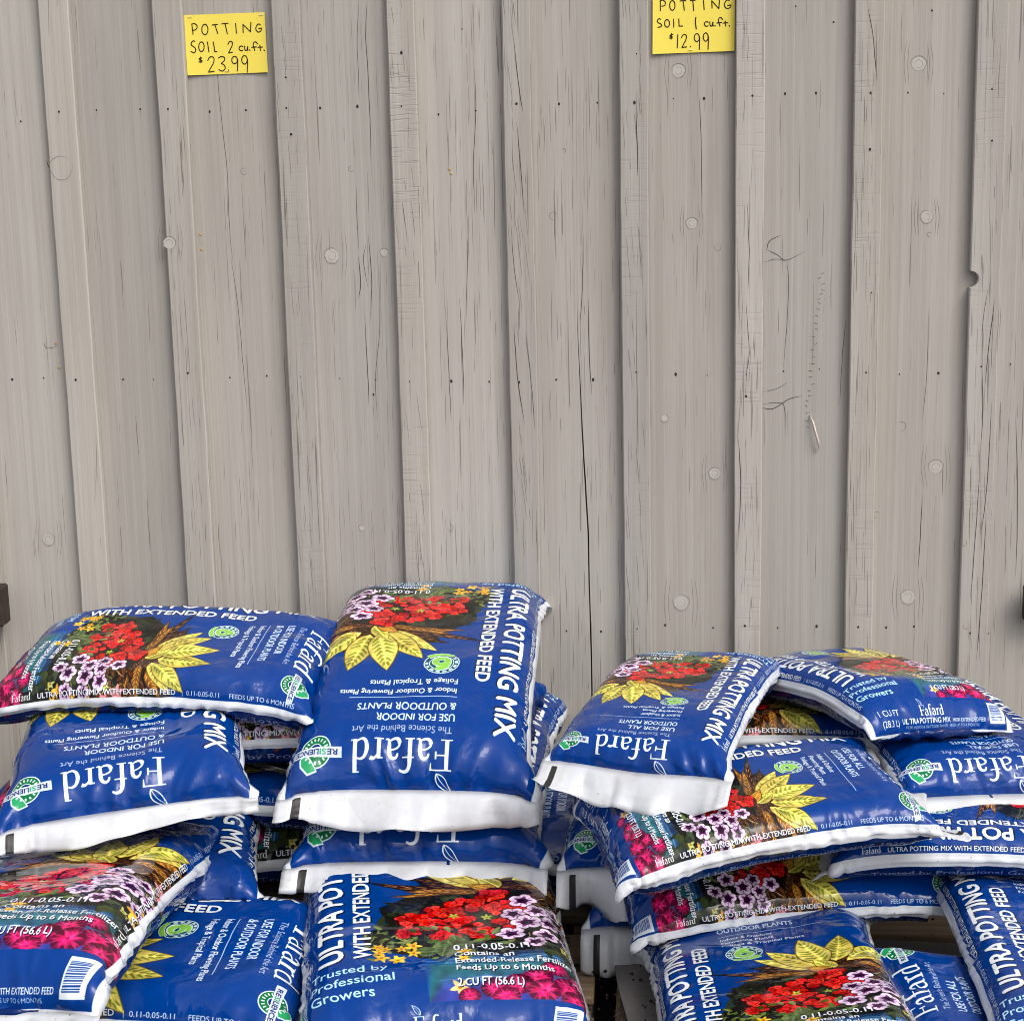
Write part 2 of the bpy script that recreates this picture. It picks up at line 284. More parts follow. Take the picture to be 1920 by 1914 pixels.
# fine random checks on the weathered pieces
for a,b,mb,k,fy in boards:
    d=WEATHER.get(k,.5 if rw.random()<.5 else .15)
    for _ in range(int(70*d)):
        x=rw.uniform(a+.04,b-.012); z=rw.uniform(.35,2.2); L=rw.uniform(.015,.09); p=np.array([(x+wob(zz,x*50,25,.0012),zz) for zz in np.linspace(z,z+L,7)]); l,r=stroke_poly(p,rw.uniform(.0004,.0009)); flat_poly(mb,l,r,fy(x),5)
for a,b,mb,k,th in battens:
    d=bw.get(k,.6)
    sl_=rw.uniform(-.08,.10) if k!=4 else .1
    for _ in range(int(50*d)):
        x=rw.uniform(a+.006,b-.010); z=rw.uniform(.35,2.2); L=rw.uniform(.02,.10); p=np.array([(min(max(x-sl_*(zz-z)+wob(zz,x*50,25,.001),a+.004),b-.004),zz) for zz in np.linspace(z,z+L,7)]); l,r=stroke_poly(p,rw.uniform(.0004,.0009)); flat_poly(mb,l,r,-th-.0004,5)
for a,b,mb,k,fy in boards:
    o=mb.build('board',MATS,wall); o['weathering']=float(WEATHER.get(k,.4))
for a,b,mb,k,th in battens:
    o=mb.build('batten',MATS,wall); o['weathering']=float(bw.get(k,.6)); o['saw_marks']=float(saw.get(k,0.))
# a long pale splinter peeling off
pts=smooth_line([(1518,778),(1524,792),(1528,808),(1533,826),(1535,842)],5); P2=np.array([on_plane(*q) for q in pts]); n=len(P2)
L_,R_=stroke_poly(P2,.0052); V=[]
for k in range(n):
    u=k/(n-1); y=-.003-.012*math.sin(u*math.pi)*.8-.004*u; V+=[(L_[k][0],y,L_[k][1]),((L_[k][0]+R_[k][0])/2,y-.0035,(L_[k][1]+R_[k][1])/2),(R_[k][0],y+.001,R_[k][1]),((L_[k][0]+R_[k][0])/2,y+.002,(L_[k][1]+R_[k][1])/2)]
F=[(i*4+j,i*4+(j+1)%4,(i+1)*4+(j+1)%4,(i+1)*4+j) for i in range(n-1) for j in range(4)]+[(0,1,2,3),(4*n-4,4*n-3,4*n-2,4*n-1)]
mesh_obj('splinter',V,F,plain('fresh_split_wood',(.62,.52,.46),.6,.3,.12,90,.001,(1,1,.1)),wall,True)
# ================================================================ price cards
M_card=plain('yellow_card',(.85,.69,.10),.55,.35,.04,8); M_ink=plain('black_marker_ink',(.025,.014,.008),.5,.3); M_staple=plain('staple_wire',(.62,.62,.60),.35,.6)
arc=lambda cx,cy,rx,ry,a,b,n=12:[(cx+rx*math.cos(math.radians(a+(b-a)*k/n)),cy+ry*math.sin(math.radians(a+(b-a)*k/n))) for k in range(n+1)]
def nine(x,y,w,h): return [arc(x+w*.45,y+h*.26,w*.42,h*.25,-10,350,16)+[(x+w*.92,y+h*.30),(x+w*.86,y+h)]]
def two(x,y,w,h): return [[(x,y+h*.24),(x+w*.25,y+h*.03),(x+w*.6,y),(x+w*.82,y+h*.12),(x+w*.72,y+h*.42),(x+w*.35,y+h*.75),(x+.1*w,y+h)],[(x+.1*w,y+h),(x+w*.82,y+h*.95)]]
CU=[arc(0,0,30,42,-50,-300)]
def curft(x,y,k=1.):
    f=lambda pts:[(x+a*k,y+b*k) for a,b in pts]
    return [f(arc(42,45,42,44,-45,-310)),f([(105,5),(108,60),(125,85),(150,70),(162,5),(166,85)]),f([(198,75),(210,82)]),f([(350,-40),(320,-75),(280,-65),(272,0),(298,85)]),f([(240,25),(330,18)]),f([(395,-15),(408,85)]),f([(358,28),(445,20)]),f([(472,78),(486,86)])]
S1=[[(300,360),(325,555)],[(300,362),(345,350),(395,385),(400,430),(370,468),(318,480)],arc(548,463,58,98,-100,260,18),[(690,378),(785,368)],[(738,372),(790,540)],[(872,355),(988,345)],[(930,352),(972,545)],[(1130,350),(1145,535)],[(1272,520),(1270,370)],[(1270,370),(1412,505)],[(1412,505),(1420,330)],[(1600,375),(1560,360),(1520,410),(1518,470),(1560,512),(1610,490),(1620,440)],[(1570,445),(1622,438)],
[(360,690),(325,680),(290,720),(300,765),(360,810),(375,860),(340,905),(285,880)],arc(482,790,50,92,-100,260,18),[(595,700),(622,885)],[(705,700),(735,885)],[(735,885),(775,880)]]+two(985,690,100,215)+curft(1195,775)+[[(490,1000),(440,1015),(450,1040),(495,1055),(480,1080),(435,1075)],[(465,985),(472,1088)]]+two(600,980,145,290)+[[(805,1000),(850,975),(910,990),(915,1045),(855,1105)],[(855,1105),(915,1140),(928,1200),(880,1250),(810,1225)],[(985,1228),(992,1240)]]+nine(1050,970,128,275)+nine(1240,955,125,318)
S2=[[(285,20),(285,210)],[(280,25),(330,8),(380,50),(365,110),(310,125)],arc(512,108,50,92,-100,260,18),[(660,22),(770,12)],[(715,18),(740,200)],[(850,15),(945,10)],[(900,14),(918,205)],[(1102,18),(1115,185)],[(1265,160),(1258,20)],[(1258,20),(1395,168)],[(1395,168),(1405,5)],[(1590,15),(1540,10),(1500,75),(1510,140),(1560,168),(1615,140),(1620,100)],[(1560,112),(1622,100)],
[(290,370),(255,362),(228,400),(245,435),(300,465),(305,505),(240,525)],arc(412,448,46,72,-100,260,18),[(535,370),(540,520)],[(635,365),(640,500)],[(640,500),(705,498)],[(958,335),(948,420),(965,555)],[(958,335),(950,430),(968,550)]]+curft(1120,415,.99)+[[(525,660),(480,668),(470,695),(510,705),(500,730),(460,725)],[(500,640),(490,745)],[(615,665),(605,910)]]+two(685,660,115,245)+[[(852,880),(858,890)]]+nine(925,640,115,300)+nine(1095,625,110,312)
def card(corners,strokes,origin,scale,label,staples):
    y=-.006; C4=[on_plane(*c,y) for c in corners]; c0=np.mean(C4,0); root=empty('price_card',(c0[0],y,c0[1])); tag(root,label,'price sign','price cards stapled to the wall')
    N=10; V=[];F=[]
    at=lambda u,v:(np.array(C4[0])*(1-u)+np.array(C4[1])*u)*(1-v)+(np.array(C4[3])*(1-u)+np.array(C4[2])*u)*v-c0
    cur=lambda u,v:-.0035*(abs(2*u-1)**2)*v+.0025*v
    for s in (0,.0006):
        for i in range(N+1):
            for j in range(N+1): u,v=i/N,j/N; q=at(u,v); V.append((q[0],cur(u,v)+s,q[1]))
    K=(N+1)**2; id_=lambda s,i,j:s*K+i*(N+1)+j
    for i in range(N):
        for j in range(N): F+=[(id_(0,i,j),id_(0,i,j+1),id_(0,i+1,j+1),id_(0,i+1,j)),(id_(1,i,j),id_(1,i+1,j),id_(1,i+1,j+1),id_(1,i,j+1))]
        F+=[(id_(0,i,0),id_(0,i+1,0),id_(1,i+1,0),id_(1,i,0)),(id_(0,i,N),id_(1,i,N),id_(1,i+1,N),id_(0,i+1,N)),(id_(0,0,i),id_(1,0,i),id_(1,0,i+1),id_(0,0,i+1)),(id_(0,N,i),id_(0,N,i+1),id_(1,N,i+1),id_(1,N,i))]
    mesh_obj('card',V,F,M_card,root)
    A=np.array(C4[1])-C4[0]; B=np.array(C4[3])-C4[0]; inv=np.linalg.inv(np.stack([A,B],1))
    def depth(p): u,v=inv@(np.asarray(p)+c0-C4[0]); return cur(min(max(u,0),1),min(max(v,0),1))-.0005
    mb=MB()
    for st in strokes:
        p=np.array([on_plane(origin[0]+a/scale,origin[1]+b/scale,y) for a,b in st])-c0
        p=smooth_line(p,4) if len(p)>2 else p[0]+(p[1]-p[0])*np.linspace(0,1,5)[:,None]
        w=.0021; L,R=stroke_poly(p,w,False); n=len(L)
        mb.add([(q[0],depth(q),q[1]) for q in L]+[(q[0],depth(q),q[1]) for q in R],[(i,i+1,n+i+1,n+i) for i in range(n-1)])
        for q in (p[0],p[-1]): mb.add([(q[0]+w*.5*math.cos(t),depth(q)-.0001,q[1]+w*.5*math.sin(t)) for t in np.linspace(0,6.283,9)[:-1]],[tuple(range(8))])
    mb.build('handwriting',M_ink,root)
    for a,b in staples:
        q=np.array(on_plane(a,b,y))-c0; m2=MB(); m2.box(q[0]-.0042,q[0]+.0042,depth(q)-.0012,depth(q)-.0002,q[1]-.0005,q[1]+.0005,.0002); m2.build('staple',M_staple,root)
card([(344,29),(495.7,23.5),(502.5,136),(352,142)],S1,(330,10),10.105,'yellow card handwritten POTTING SOIL 2 cu.ft. $23.99 on the left of the wall',((356,33),(489,28.5),(426,134)))
card([(1224,-17),(1378,-20),(1377,96),(1223.5,102)],S2,(1210,0),10.105,'yellow card handwritten POTTING SOIL 1 cu.ft. $12.99, cut by the top edge',((1236,-12),(1370,-15),(1295,94)))
# ================================================================ timbers at the wall
M_brown=raw_wood('dark_brown_timber',(.022,.012,.009),(.05,.028,.02)); M_endg=plain('timber_end_grain',(.03,.016,.012),.85,.2,.3,120)
def rail(px0,px1,py0,py1,yb,dep,label,grow):
    x1,z1=on_plane(px0,py0,yb); _,z0=on_plane(px0,py1,yb); tb=empty('timber_rail',(x1,yb,z0)); tag(tb,label,'timber')
    mb=MB(); mb.box(min(0,grow),max(0,grow),0,dep,0,z1-z0,.004); mb.build('beam',M_brown,tb)
rail(0,0,1103,1176,-.09,.05,'dark brown timber rail end poking in at the left edge above the bags',-.9)
rail(1921,0,1098,1165,-.045,.02,'added dark timber at the right edge above the bags, shading the wall there',.9)  # invented timber, put in for the dark sliver and wall shadow at this edge
# ================================================================ pallets and the grey sheet
DECK=.150
M_pal=raw_wood('pallet_wood',(.16,.10,.055),(.36,.255,.155)); M_pal2=raw_wood('old_pallet_wood',(.07,.05,.035),(.17,.125,.085))
def pallet(name_lab,x0,x1,y0,y1,seed,mats,group=None):
    r=random.Random(seed); root=empty('wooden_pallet',((x0+x1)/2,(y0+y1)/2,0)); tag(root,name_lab,'pallet',group); cx,cy=(x0+x1)/2,(y0+y1)/2
    n=9; wd=.088; 
    for k in range(n):
        y=y0+(y1-y0-wd)*k/(n-1)+r.uniform(-.006,.006); mb=MB(); mb.box(x0-cx+r.uniform(-.01,.01),x1-cx+r.uniform(-.01,.01),y-cy,y+wd+r.uniform(-.01,.004)-cy,DECK-.019,DECK+r.uniform(-.002,.002),.003,0,r,.0015)
        for xx in (x0+.05,(x0+x1)/2,x1-.05):
            for dy in (.025,.062): 
                a=[(xx-cx+.004*math.cos(t),y+dy-cy+.004*math.sin(t),DECK+.0042) for t in np.linspace(0,6.283,9)[:-1]]; mb.add(a,[tuple(range(8))],1)
        mb.build('deck_board',[r.choice(mats),M_nail],root)
    for x in (x0,(x0+x1)/2-.022,x1-.044):
        mb=MB(); mb.box(x-cx,x+.044-cx,y0-cy,y1-cy,.020,DECK-.022,.003,0,r,.001); mb.build('stringer',r.choice(mats),root)
    for y in (y0,(y0+y1)/2-.04,y1-.088):
        mb=MB(); mb.box(x0-cx,x1-cx,y-cy,y+.088-cy,.001,.018,.002); mb.build('bottom_board',r.choice(mats),root)
pallet('weathered wooden pallet under the left stack of bags',-1.32,-.13,-1.42,-.10,3,[M_pal,M_pal2])
pallet('brown wooden pallet showing in the gap between the two stacks',-.09,1.12,-1.55,-.12,4,[M_pal,M_pal,M_pal2])
M_sheet=plain('grey_fibre_sheet',(.155,.145,.14),.95,.1,.22,90,.002)
sh=[]
px=[(1140,1755),(1150,1790),(1155,1830),(1162,1870),(1175,1914),(1200,2000)]
def floor_pt(a,b,z):
    d=np.array([(a-960)/FPX,-(b-957)/FPX,1.])@RM; t=(z-CAM[2])/d[2]; return CAM[0]+t*d[0],CAM[1]+t*d[1]
E=smooth_line([floor_pt(a,b,DECK+.01) for a,b in px],6); V=[];F=[];nn=24
for k,(x,y) in enumerate(E):
    for j in range(nn+1):
        u=j/nn; xx=x+(1.05-x)*u; V.append((xx,y+.02*math.sin(u*6),DECK+.007+.004*math.sin(xx*23+y*9)*math.sin(y*17)+(.010*math.exp(-u*40))))
F=[(i*(nn+1)+j,(i+1)*(nn+1)+j,(i+1)*(nn+1)+j+1,i*(nn+1)+j+1) for i in range(len(E)-1) for j in range(nn)]
so_=mesh_obj('slip_sheet',V,F,M_sheet,None,True); md=so_.modifiers.new('thickness','SOLIDIFY'); md.thickness=.003
tag(so_,'dusty grey sheet lying on the pallet in the gap','sheet')

# spilled potting soil on the deck and the sheet
M_soil=plain('potting_soil',(.030,.020,.013),.95,.1,.4,200)
r=random.Random(12); mb=MB()
for k in range(900):
    cx_,cy_=((r.uniform(-.12,.30),r.uniform(-1.1,-.2)) if k<600 else (r.uniform(-1.2,1.0),r.uniform(-1.45,-.15))); q=r.uniform(.0012,.0045); zz=DECK+.012+q*.3
    mb.add([(cx_+q*r.uniform(.6,1.2)*a,cy_+q*r.uniform(.6,1.2)*b,zz+q*.8*c) for a,b,c in ((1,0,0),(-1,0,0),(0,1,0),(0,-1,0),(0,0,1),(0,0,-1))],[(0,2,4),(2,1,4),(1,3,4),(3,0,4),(2,0,5),(1,2,5),(3,1,5),(0,3,5)])
tag(mb.build('soil_crumbs',M_soil),'dark crumbs of spilled soil scattered over the pallets and grey sheet','soil',None,'stuff')
# ================================================================ shape of a filled bag
NX,NY=44,74
LW=1.84
def vnoise(rng,x,y,f,n=64):
    """smooth value noise on a lattice"""
    g=rng.uniform(-1,1,(n,n)); X=np.asarray(x)*f+17.3; Y=np.asarray(y)*f+9.1
    i=np.floor(X).astype(int); j=np.floor(Y).astype(int); a=X-i; b=Y-j
    a=a*a*(3-2*a); b=b*b*(3-2*b); i%=n; j%=n; i1=(i+1)%n; j1=(j+1)%n
    return (g[i,j]*(1-a)+g[i1,j]*a)*(1-b)+(g[i,j1]*(1-a)+g[i1,j1]*a)*b
def bag_sim(seed,h=.31,iters=640,lump=.075,bend=.006):
    rng=np.random.default_rng(seed)
    C=2*NX
    c=np.arange(C); s=np.where(c<=NX,c/NX,2-c/NX)          # 0..1..0
    t=np.linspace(0,1,NY+1)
    S,T=np.meshgrid(s,t,indexing='ij')
    P=np.zeros((C,NY+1,3)); P[...,0]=S-.5; P[...,1]=(.5-T)*LW
    sg=np.where(c<=NX,1,-1)[:,None]; sg=np.where((c%NX)[:,None]==0,0,sg)
    P[...,2]=sg*.03*np.sin(np.pi*np.clip(S,.02,.98))*np.sin(np.pi*T)+rng.normal(0,.0025,(C,NY+1))
    dx=1/NX; dy=LW/NY; dd=np.hypot(dx,dy)
    fl=np.arange(C); mir=(2*NX-fl)%C
    gs=[rng.integers(1<<30) for _ in range(3)]
    N=lambda k,X,Y,f: vnoise(np.random.default_rng(gs[k]),X,Y,f)
    def con(A,B,L,k,push):
        d=B-A; l=np.sqrt((d*d).sum(-1,keepdims=True))+1e-9
        e=(l-L)/l; e=np.where(e>0,e*k,e*push); d*=.5*e
        A+=d; B-=d
    for it in range(iters):
        if it in (262,330,400): P[:,1:-1]+=rng.normal(0,.0035,P[:,1:-1].shape)
        # pressure along the normal
        Dc=np.roll(P,-1,0)-np.roll(P,1,0); Dt=np.zeros_like(P); Dt[:,1:-1]=P[:,2:]-P[:,:-2]
        n=np.cross(Dc,Dt); n/=np.sqrt((n*n).sum(-1,keepdims=True))+1e-9
        pr=.0014 if it<260 else (.0005 if it<460 else .00022)
        P[:,1:-1]+=-n[:,1:-1]*pr
        # soil: top and bottom plates
        if it%20==0:
            X,Y=P[...,0],P[...,1]
            e_=np.where(Y<0,np.clip((LW*.47+Y)/.08,0,1),np.clip((LW*.485-Y)/.15,0,1)); edge=e_*e_*(3-2*e_); lo=np.where(Y<0,.93,.78)
            wall=np.clip((.49-np.abs(X))/.07,0,1)**.5
            top=h*.5*(lo+(1-lo)*edge)*(.88+.12*wall)*(1+lump*(1.2*N(0,X,Y,2.3)+.6*N(1,X,Y,5.5)))
            bot=-h*.5*(.85+.15*edge)*(1+lump*.4*N(2,X,Y,2.4))
        P[...,2]=np.minimum(np.maximum(P[...,2],bot),top)
        for rep in range(5):
            for o in (0,1):
                A=P[o::2]; B=np.roll(P,-1,0)[o::2].copy(); a=A.copy()
                con(a,B,dx,1.,.8); P[o::2]=a; idx=(np.arange(o,C,2)+1)%C; P[idx]=B
                a=P[:,o:NY:2].copy(); B=P[:,o+1:NY+1:2].copy(); m=min(a.shape[1],B.shape[1])
                a=a[:,:m];B=B[:,:m]; con(a,B,dy,1.,.8); P[:,o:o+2*m:2]=a; P[:,o+1:o+1+2*m:2]=B
            Q=np.roll(P,-1,0)
            d=Q[:,1:]-P[:,:-1]; l=np.sqrt((d*d).sum(-1,keepdims=True))+1e-9; e=(l-dd)/l; d*=np.where(e>0,.18,.08)*e
            P[:,:-1]+=d; P[:,1:]-=np.roll(d,1,0)
            d=Q[:,:-1]-P[:,1:]; l=np.sqrt((d*d).sum(-1,keepdims=True))+1e-9; e=(l-dd)/l; d*=np.where(e>0,.18,.08)*e
            P[:,1:]+=d; P[:,:-1]-=np.roll(d,1,0)
            for j in (0,NY):
                P[:,j]=.5*(P[:,j]+P[mir,j]); P[:,j,2]+=.25*((-.14 if j==0 else -.40)*h-P[:,j,2])
        # bending
        Lp=.25*(np.roll(P,1,0)+np.roll(P,-1,0))-.5*P; P+=bend*Lp
        P[:,1:-1]+=bend*(.25*(P[:,2:]+P[:,:-2])-.5*P[:,1:-1])
    return P
def cub(A,ax,per):
    """double the sampling along an axis (4-point midpoints)"""
    A=np.moveaxis(A,ax,0); n=len(A)
    if per:
        m=(-np.roll(A,1,0)+9*A+9*np.roll(A,-1,0)-np.roll(A,-2,0))/16
        R=np.empty((2*n,)+A.shape[1:]); R[0::2]=A; R[1::2]=m
    else:
        E=np.concatenate([2*A[:1]-A[1:2],A,2*A[-1:]-A[-2:-1]])
        m=(-E[:-3]+9*E[1:-2]+9*E[2:-1]-E[3:])/16
        R=np.empty((2*n-1,)+A.shape[1:]); R[0::2]=A; R[1::2]=m
    return np.moveaxis(R,0,ax)
def normals(P):
    Dc=np.roll(P,-1,0)-np.roll(P,1,0); Dt=np.empty_like(P); Dt[:,1:-1]=P[:,2:]-P[:,:-2]; Dt[:,0]=P[:,1]-P[:,0]; Dt[:,-1]=P[:,-1]-P[:,-2]
    n=-np.cross(Dc,Dt); return n/(np.sqrt((n*n).sum(-1,keepdims=True))+1e-9)
def wrinkle(P,seed,wr=1.0):
    P=cub(cub(P,0,True),1,False)
    rng=np.random.default_rng(seed+500)
    C,M=P.shape[:2]; c=np.arange(C)/(C//2); s=np.where(c<=1,c,2-c); back=(c>1)
    S,T=np.meshgrid(s,np.linspace(0,1,M),indexing='ij'); Y=T*LW
    B=back[:,None]*7.7
    ridge=lambda a:1-2*np.sqrt(a*a+.0012)
    d0=Y; d1=LW-Y
    Wx=S+.10*vnoise(rng,S+B,Y,3.)
    D=np.zeros_like(S)
    for d in (d0,d1):
        g=ridge(vnoise(rng,Wx*11+B,d*2.2,1.))*.6+ridge(vnoise(rng,Wx*22+B,d*4,1.))*.3
        D+=.022*wr*g*np.exp(-(d/.15)**1.3)*np.clip(d/.03,0,1)
        g=ridge(vnoise(rng,Wx*6+B,d*1.6+3,1.)); m=np.clip(vnoise(rng,S*2+B,d*2,1.)+.2,0,1)
        D+=.021*wr*g*m*np.exp(-(d/.42)**2)*np.clip(d/.06,0,1)
        g=ridge(vnoise(rng,Wx*13+B+5,d*1.1+3,1.)); m=np.clip(vnoise(rng,S*3+B,d*2+4,1.)+.1,0,1)
        D+=.010*wr*g*m*np.exp(-(d/.5)**2)*np.clip(d/.06,0,1)
    ds=np.minimum(S,1-S)
    Wy=Y+.06*vnoise(rng,S*5,Y*3+B,1.)
    g=ridge(vnoise(rng,Wy*15,S*3+(S>.5)*9+B,1.)); m=np.clip(.5+vnoise(rng,Y*3,S*2,1.),0,1)
    D+=.014*wr*g*m*np.exp(-(ds/.08)**1.5)*np.clip(ds/.012,.25,1)
    # single creases
    for k in range(int(30*wr)):
        end=rng.random()<.75
        y0=(rng.beta(1,4) if rng.random()<.5 else 1-rng.beta(1,4)) if end else rng.random()
        x0=rng.random(); y0*=LW
        a=rng.uniform(0,np.pi); L=rng.uniform(.05,.16); w=rng.uniform(.006,.014)
        u=(S-x0)*np.cos(a)+(Y-y0)*np.sin(a); v=-(S-x0)*np.sin(a)+(Y-y0)*np.cos(a)+.3*u*u
        f=np.exp(-np.sqrt(v*v+1e-5)/w)*np.exp(-(u/L)**4)*(~back)[:,None]
        D+=rng.choice([-1,1])*rng.uniform(.003,.008)*wr*f
    D+=.006*vnoise(rng,S+B,Y,4.)+.0035*vnoise(rng,S+B,Y,9.)
    D[:,0]*=.2; D[:,-1]*=.2
    Q=P+normals(P)*D[...,None]
    Q[0,:,0]-=.011; Q[C//2,:,0]+=.011
    mir=(C-np.arange(C))%C
    for j in (0,M-1): Q[:,j]=.5*(Q[:,j]+Q[mir,j])
    return Q
# ---------------------------------------------------------------- printed film artwork, rasterised in numpy
PX=840; SS=2; UW=1.5                                   # pixels per sheet width, supersampling, widths across the picture
class Canvas:
    def __init__(s):
        s.k=PX*SS; s.W=int(UW*s.k); s.H=int(LW*s.k); s.a=np.zeros((s.H,s.W,3),np.float32)
    def xy(s,p):
        p=np.asarray(p,float); return np.stack([(p[:,0]+.25)*s.k,p[:,1]*s.k],1)
    def poly(s,p,col,alpha=1.):
        q=s.xy(p); x0,y0=np.floor(q.min(0)).astype(int); x1,y1=np.ceil(q.max(0)).astype(int)
        x0=max(x0,0);y0=max(y0,0);x1=min(x1,s.W);y1=min(y1,s.H)
        if x1<=x0 or y1<=y0: return
        X=np.arange(x0,x1)+.5; Y=(np.arange(y0,y1)+.5)
        ins=np.zeros((y1-y0,x1-x0),bool); n=len(q)
        for i in range(n):
            ax,ay=q[i]; bx,by=q[(i+1)%n]
            if ay==by: continue
            r=(Y<max(ay,by))&(Y>=min(ay,by))
            if not r.any(): continue
            xc=ax+(Y[r]-ay)*(bx-ax)/(by-ay)
            ins[r]^=X[None,:]<xc[:,None]
        v=s.a[y0:y1,x0:x1]; col=np.asarray(col,np.float32)
        if alpha<1: v[ins]=v[ins]*(1-alpha)+col*alpha
        else: v[ins]=col
    def stroke(s,pts,w0,w1,col,alpha=1.):
        p=np.asarray(pts,float); d=np.gradient(p,axis=0); d/=np.hypot(d[:,0],d[:,1])[:,None]+1e-9
        n=np.stack([-d[:,1],d[:,0]],1); w=np.linspace(w0,w1,len(p))[:,None]/2
        s.poly(np.concatenate([p+n*w,(p-n*w)[::-1]]),col,alpha)
    def disc(s,x,y,rx,ry,col,alpha=1.,n=20,rot=0):
        t=np.linspace(0,2*np.pi,n,endpoint=False); a=rx*np.cos(t); b=ry*np.sin(t); c,d=math.cos(rot),math.sin(rot)
        s.poly(np.stack([x+a*c-b*d,y+a*d+b*c],1),col,alpha)
_tri={}
def text_tris(txt,bold):
    key=(txt,bold)
    if key not in _tri:
        cu=bpy.data.curves.new('lettering','FONT'); cu.body=txt; cu.resolution_u=3; cu.offset=bold; cu.fill_mode='FRONT'
        ob=bpy.data.objects.new('lettering',cu); me=bpy.data.meshes.new_from_object(ob); me.calc_loop_triangles()
        co=np.array([v.co[:2] for v in me.vertices]); tr=np.array([t.vertices[:] for t in me.loop_triangles],int)
        _tri[key]=(co[tr],co[:,0].min(),co[:,0].max()) if len(tr) else (np.zeros((0,3,2)),0,0)
        bpy.data.meshes.remove(me); bpy.data.objects.remove(ob); bpy.data.curves.remove(cu)
    return _tri[key]
def text(cv,txt,x,y,cap,length=None,ang=0,col=(.88,.89,.9),bold=.0,outline=None,shear=0):
    """baseline start (x,y), cap height, optional total length; ang 0 reads rightwards, 90 reads up the sheet"""
    tr,a,b=text_tris(txt,0); sc=cap/.73; sx=sc if length is None else length/(b-a)
    c,d=math.cos(math.radians(ang)),math.sin(math.radians(ang))
    lx=(tr[...,0]-a)*sx+tr[...,1]*shear*sc; ly=tr[...,1]*sc
    X=x+lx*c-ly*d; Y=y-lx*d-ly*c
    o=bold*sc
    for ox,oy in (((0,0),) if bold<=0 else ((o,0),(-o,0),(0,o),(0,-o))):
        for k in range(len(tr)): cv.poly(np.stack([X[k]+ox,Y[k]+oy],1),col)
def bez(*p,n=14):
    p=np.asarray(p,float); t=np.linspace(0,1,n)[:,None]
    if len(p)==2: return p[0]*(1-t)+p[1]*t
    if len(p)==3: return p[0]*(1-t)**2+2*p[1]*t*(1-t)+p[2]*t*t
    return p[0]*(1-t)**3+3*p[1]*t*(1-t)**2+3*p[2]*t*t*(1-t)+p[3]*t**3
# the serif wordmark, pen strokes in units of its cap height: (points, start width, end width)
T,N=.15,.045
def _a(x): return [(bez((x+.06,.50),(x+.10,.70),(x+.33,.68),(x+.33,.42)),.07,T),(bez((x+.33,.46),(x+.33,.0),(x+.34,.0),(x+.46,.04)),T,N),(bez((x+.33,.38),(x+.0,.34),(x+.0,.22),(x+.0,.16)),N,.10),(bez((x+.0,.17),(x+.02,-.06),(x+.25,-.03),(x+.34,.12)),T,N),(bez((x+.05,.53),(x+.1,.50),n=3),.12,.10)]
WORD=[(bez((.20,0),(.20,1)),T,T),(bez((.02,.02),(.40,.02)),N,N),(bez((.02,.98),(.72,.98)),N,N),(bez((.71,1.0),(.71,.76)),.08,.03),(bez((.2,.52),(.55,.52)),N,N),(bez((.55,.64),(.55,.40)),.06,.06)]
WORD+=_a(.72)
WORD+=[(bez((1.38,0),(1.38,.75)),T,T),(bez((1.38,.72),(1.38,1.08),(1.60,1.10),(1.72,.98)),T,.07),(bez((1.24,.60),(1.62,.60)),N,N),(bez((1.24,.02),(1.54,.02)),N,N)]
WORD+=_a(1.72)
WORD+=[(bez((2.38,0),(2.38,.64)),T,T),(bez((2.24,.62),(2.40,.62)),N,N),(bez((2.24,.02),(2.54,.02)),N,N),(bez((2.40,.44),(2.48,.64),(2.58,.66),(2.66,.60)),N,.14)]
WORD+=[(bez((3.10,.60),(2.98,.70),(2.78,.62),(2.77,.30)),N,T),(bez((2.77,.32),(2.78,-.06),(2.98,-.06),(3.14,.12)),T,N),(bez((3.16,.0),(3.16,1.08)),T,T),(bez((3.02,1.05),(3.16,1.06)),N,N),(bez((3.16,.02),(3.30,.04)),N,N)]
LEAF=[(bez((.50,1.08),(.12,1.20),(.14,1.55),(.02,1.72)),.03,.05),(bez((.50,1.08),(.64,1.36),(.40,1.62),(.02,1.72)),.06,.03),(bez((.50,1.08),(.42,1.34),(.24,1.52),(.12,1.62)),.03,.02)]
def wordmark(cv,x,y,cap,ang=0,leaf=True,col=(.88,.89,.9),sx=1.):
    c,d=math.cos(math.radians(ang)),math.sin(math.radians(ang))
    for p,a,b in WORD+(LEAF if leaf else []):
        q=p*cap; q=np.stack([x+q[:,0]*sx*c-q[:,1]*d,y-q[:,0]*sx*d-q[:,1]*c],1)
        cv.stroke(q,a*cap,b*cap,col)
def jit(rng,c,a): return np.clip(np.asarray(c)+rng.uniform(-a,a)+rng.uniform(-a,a,3)*.35,0,1)
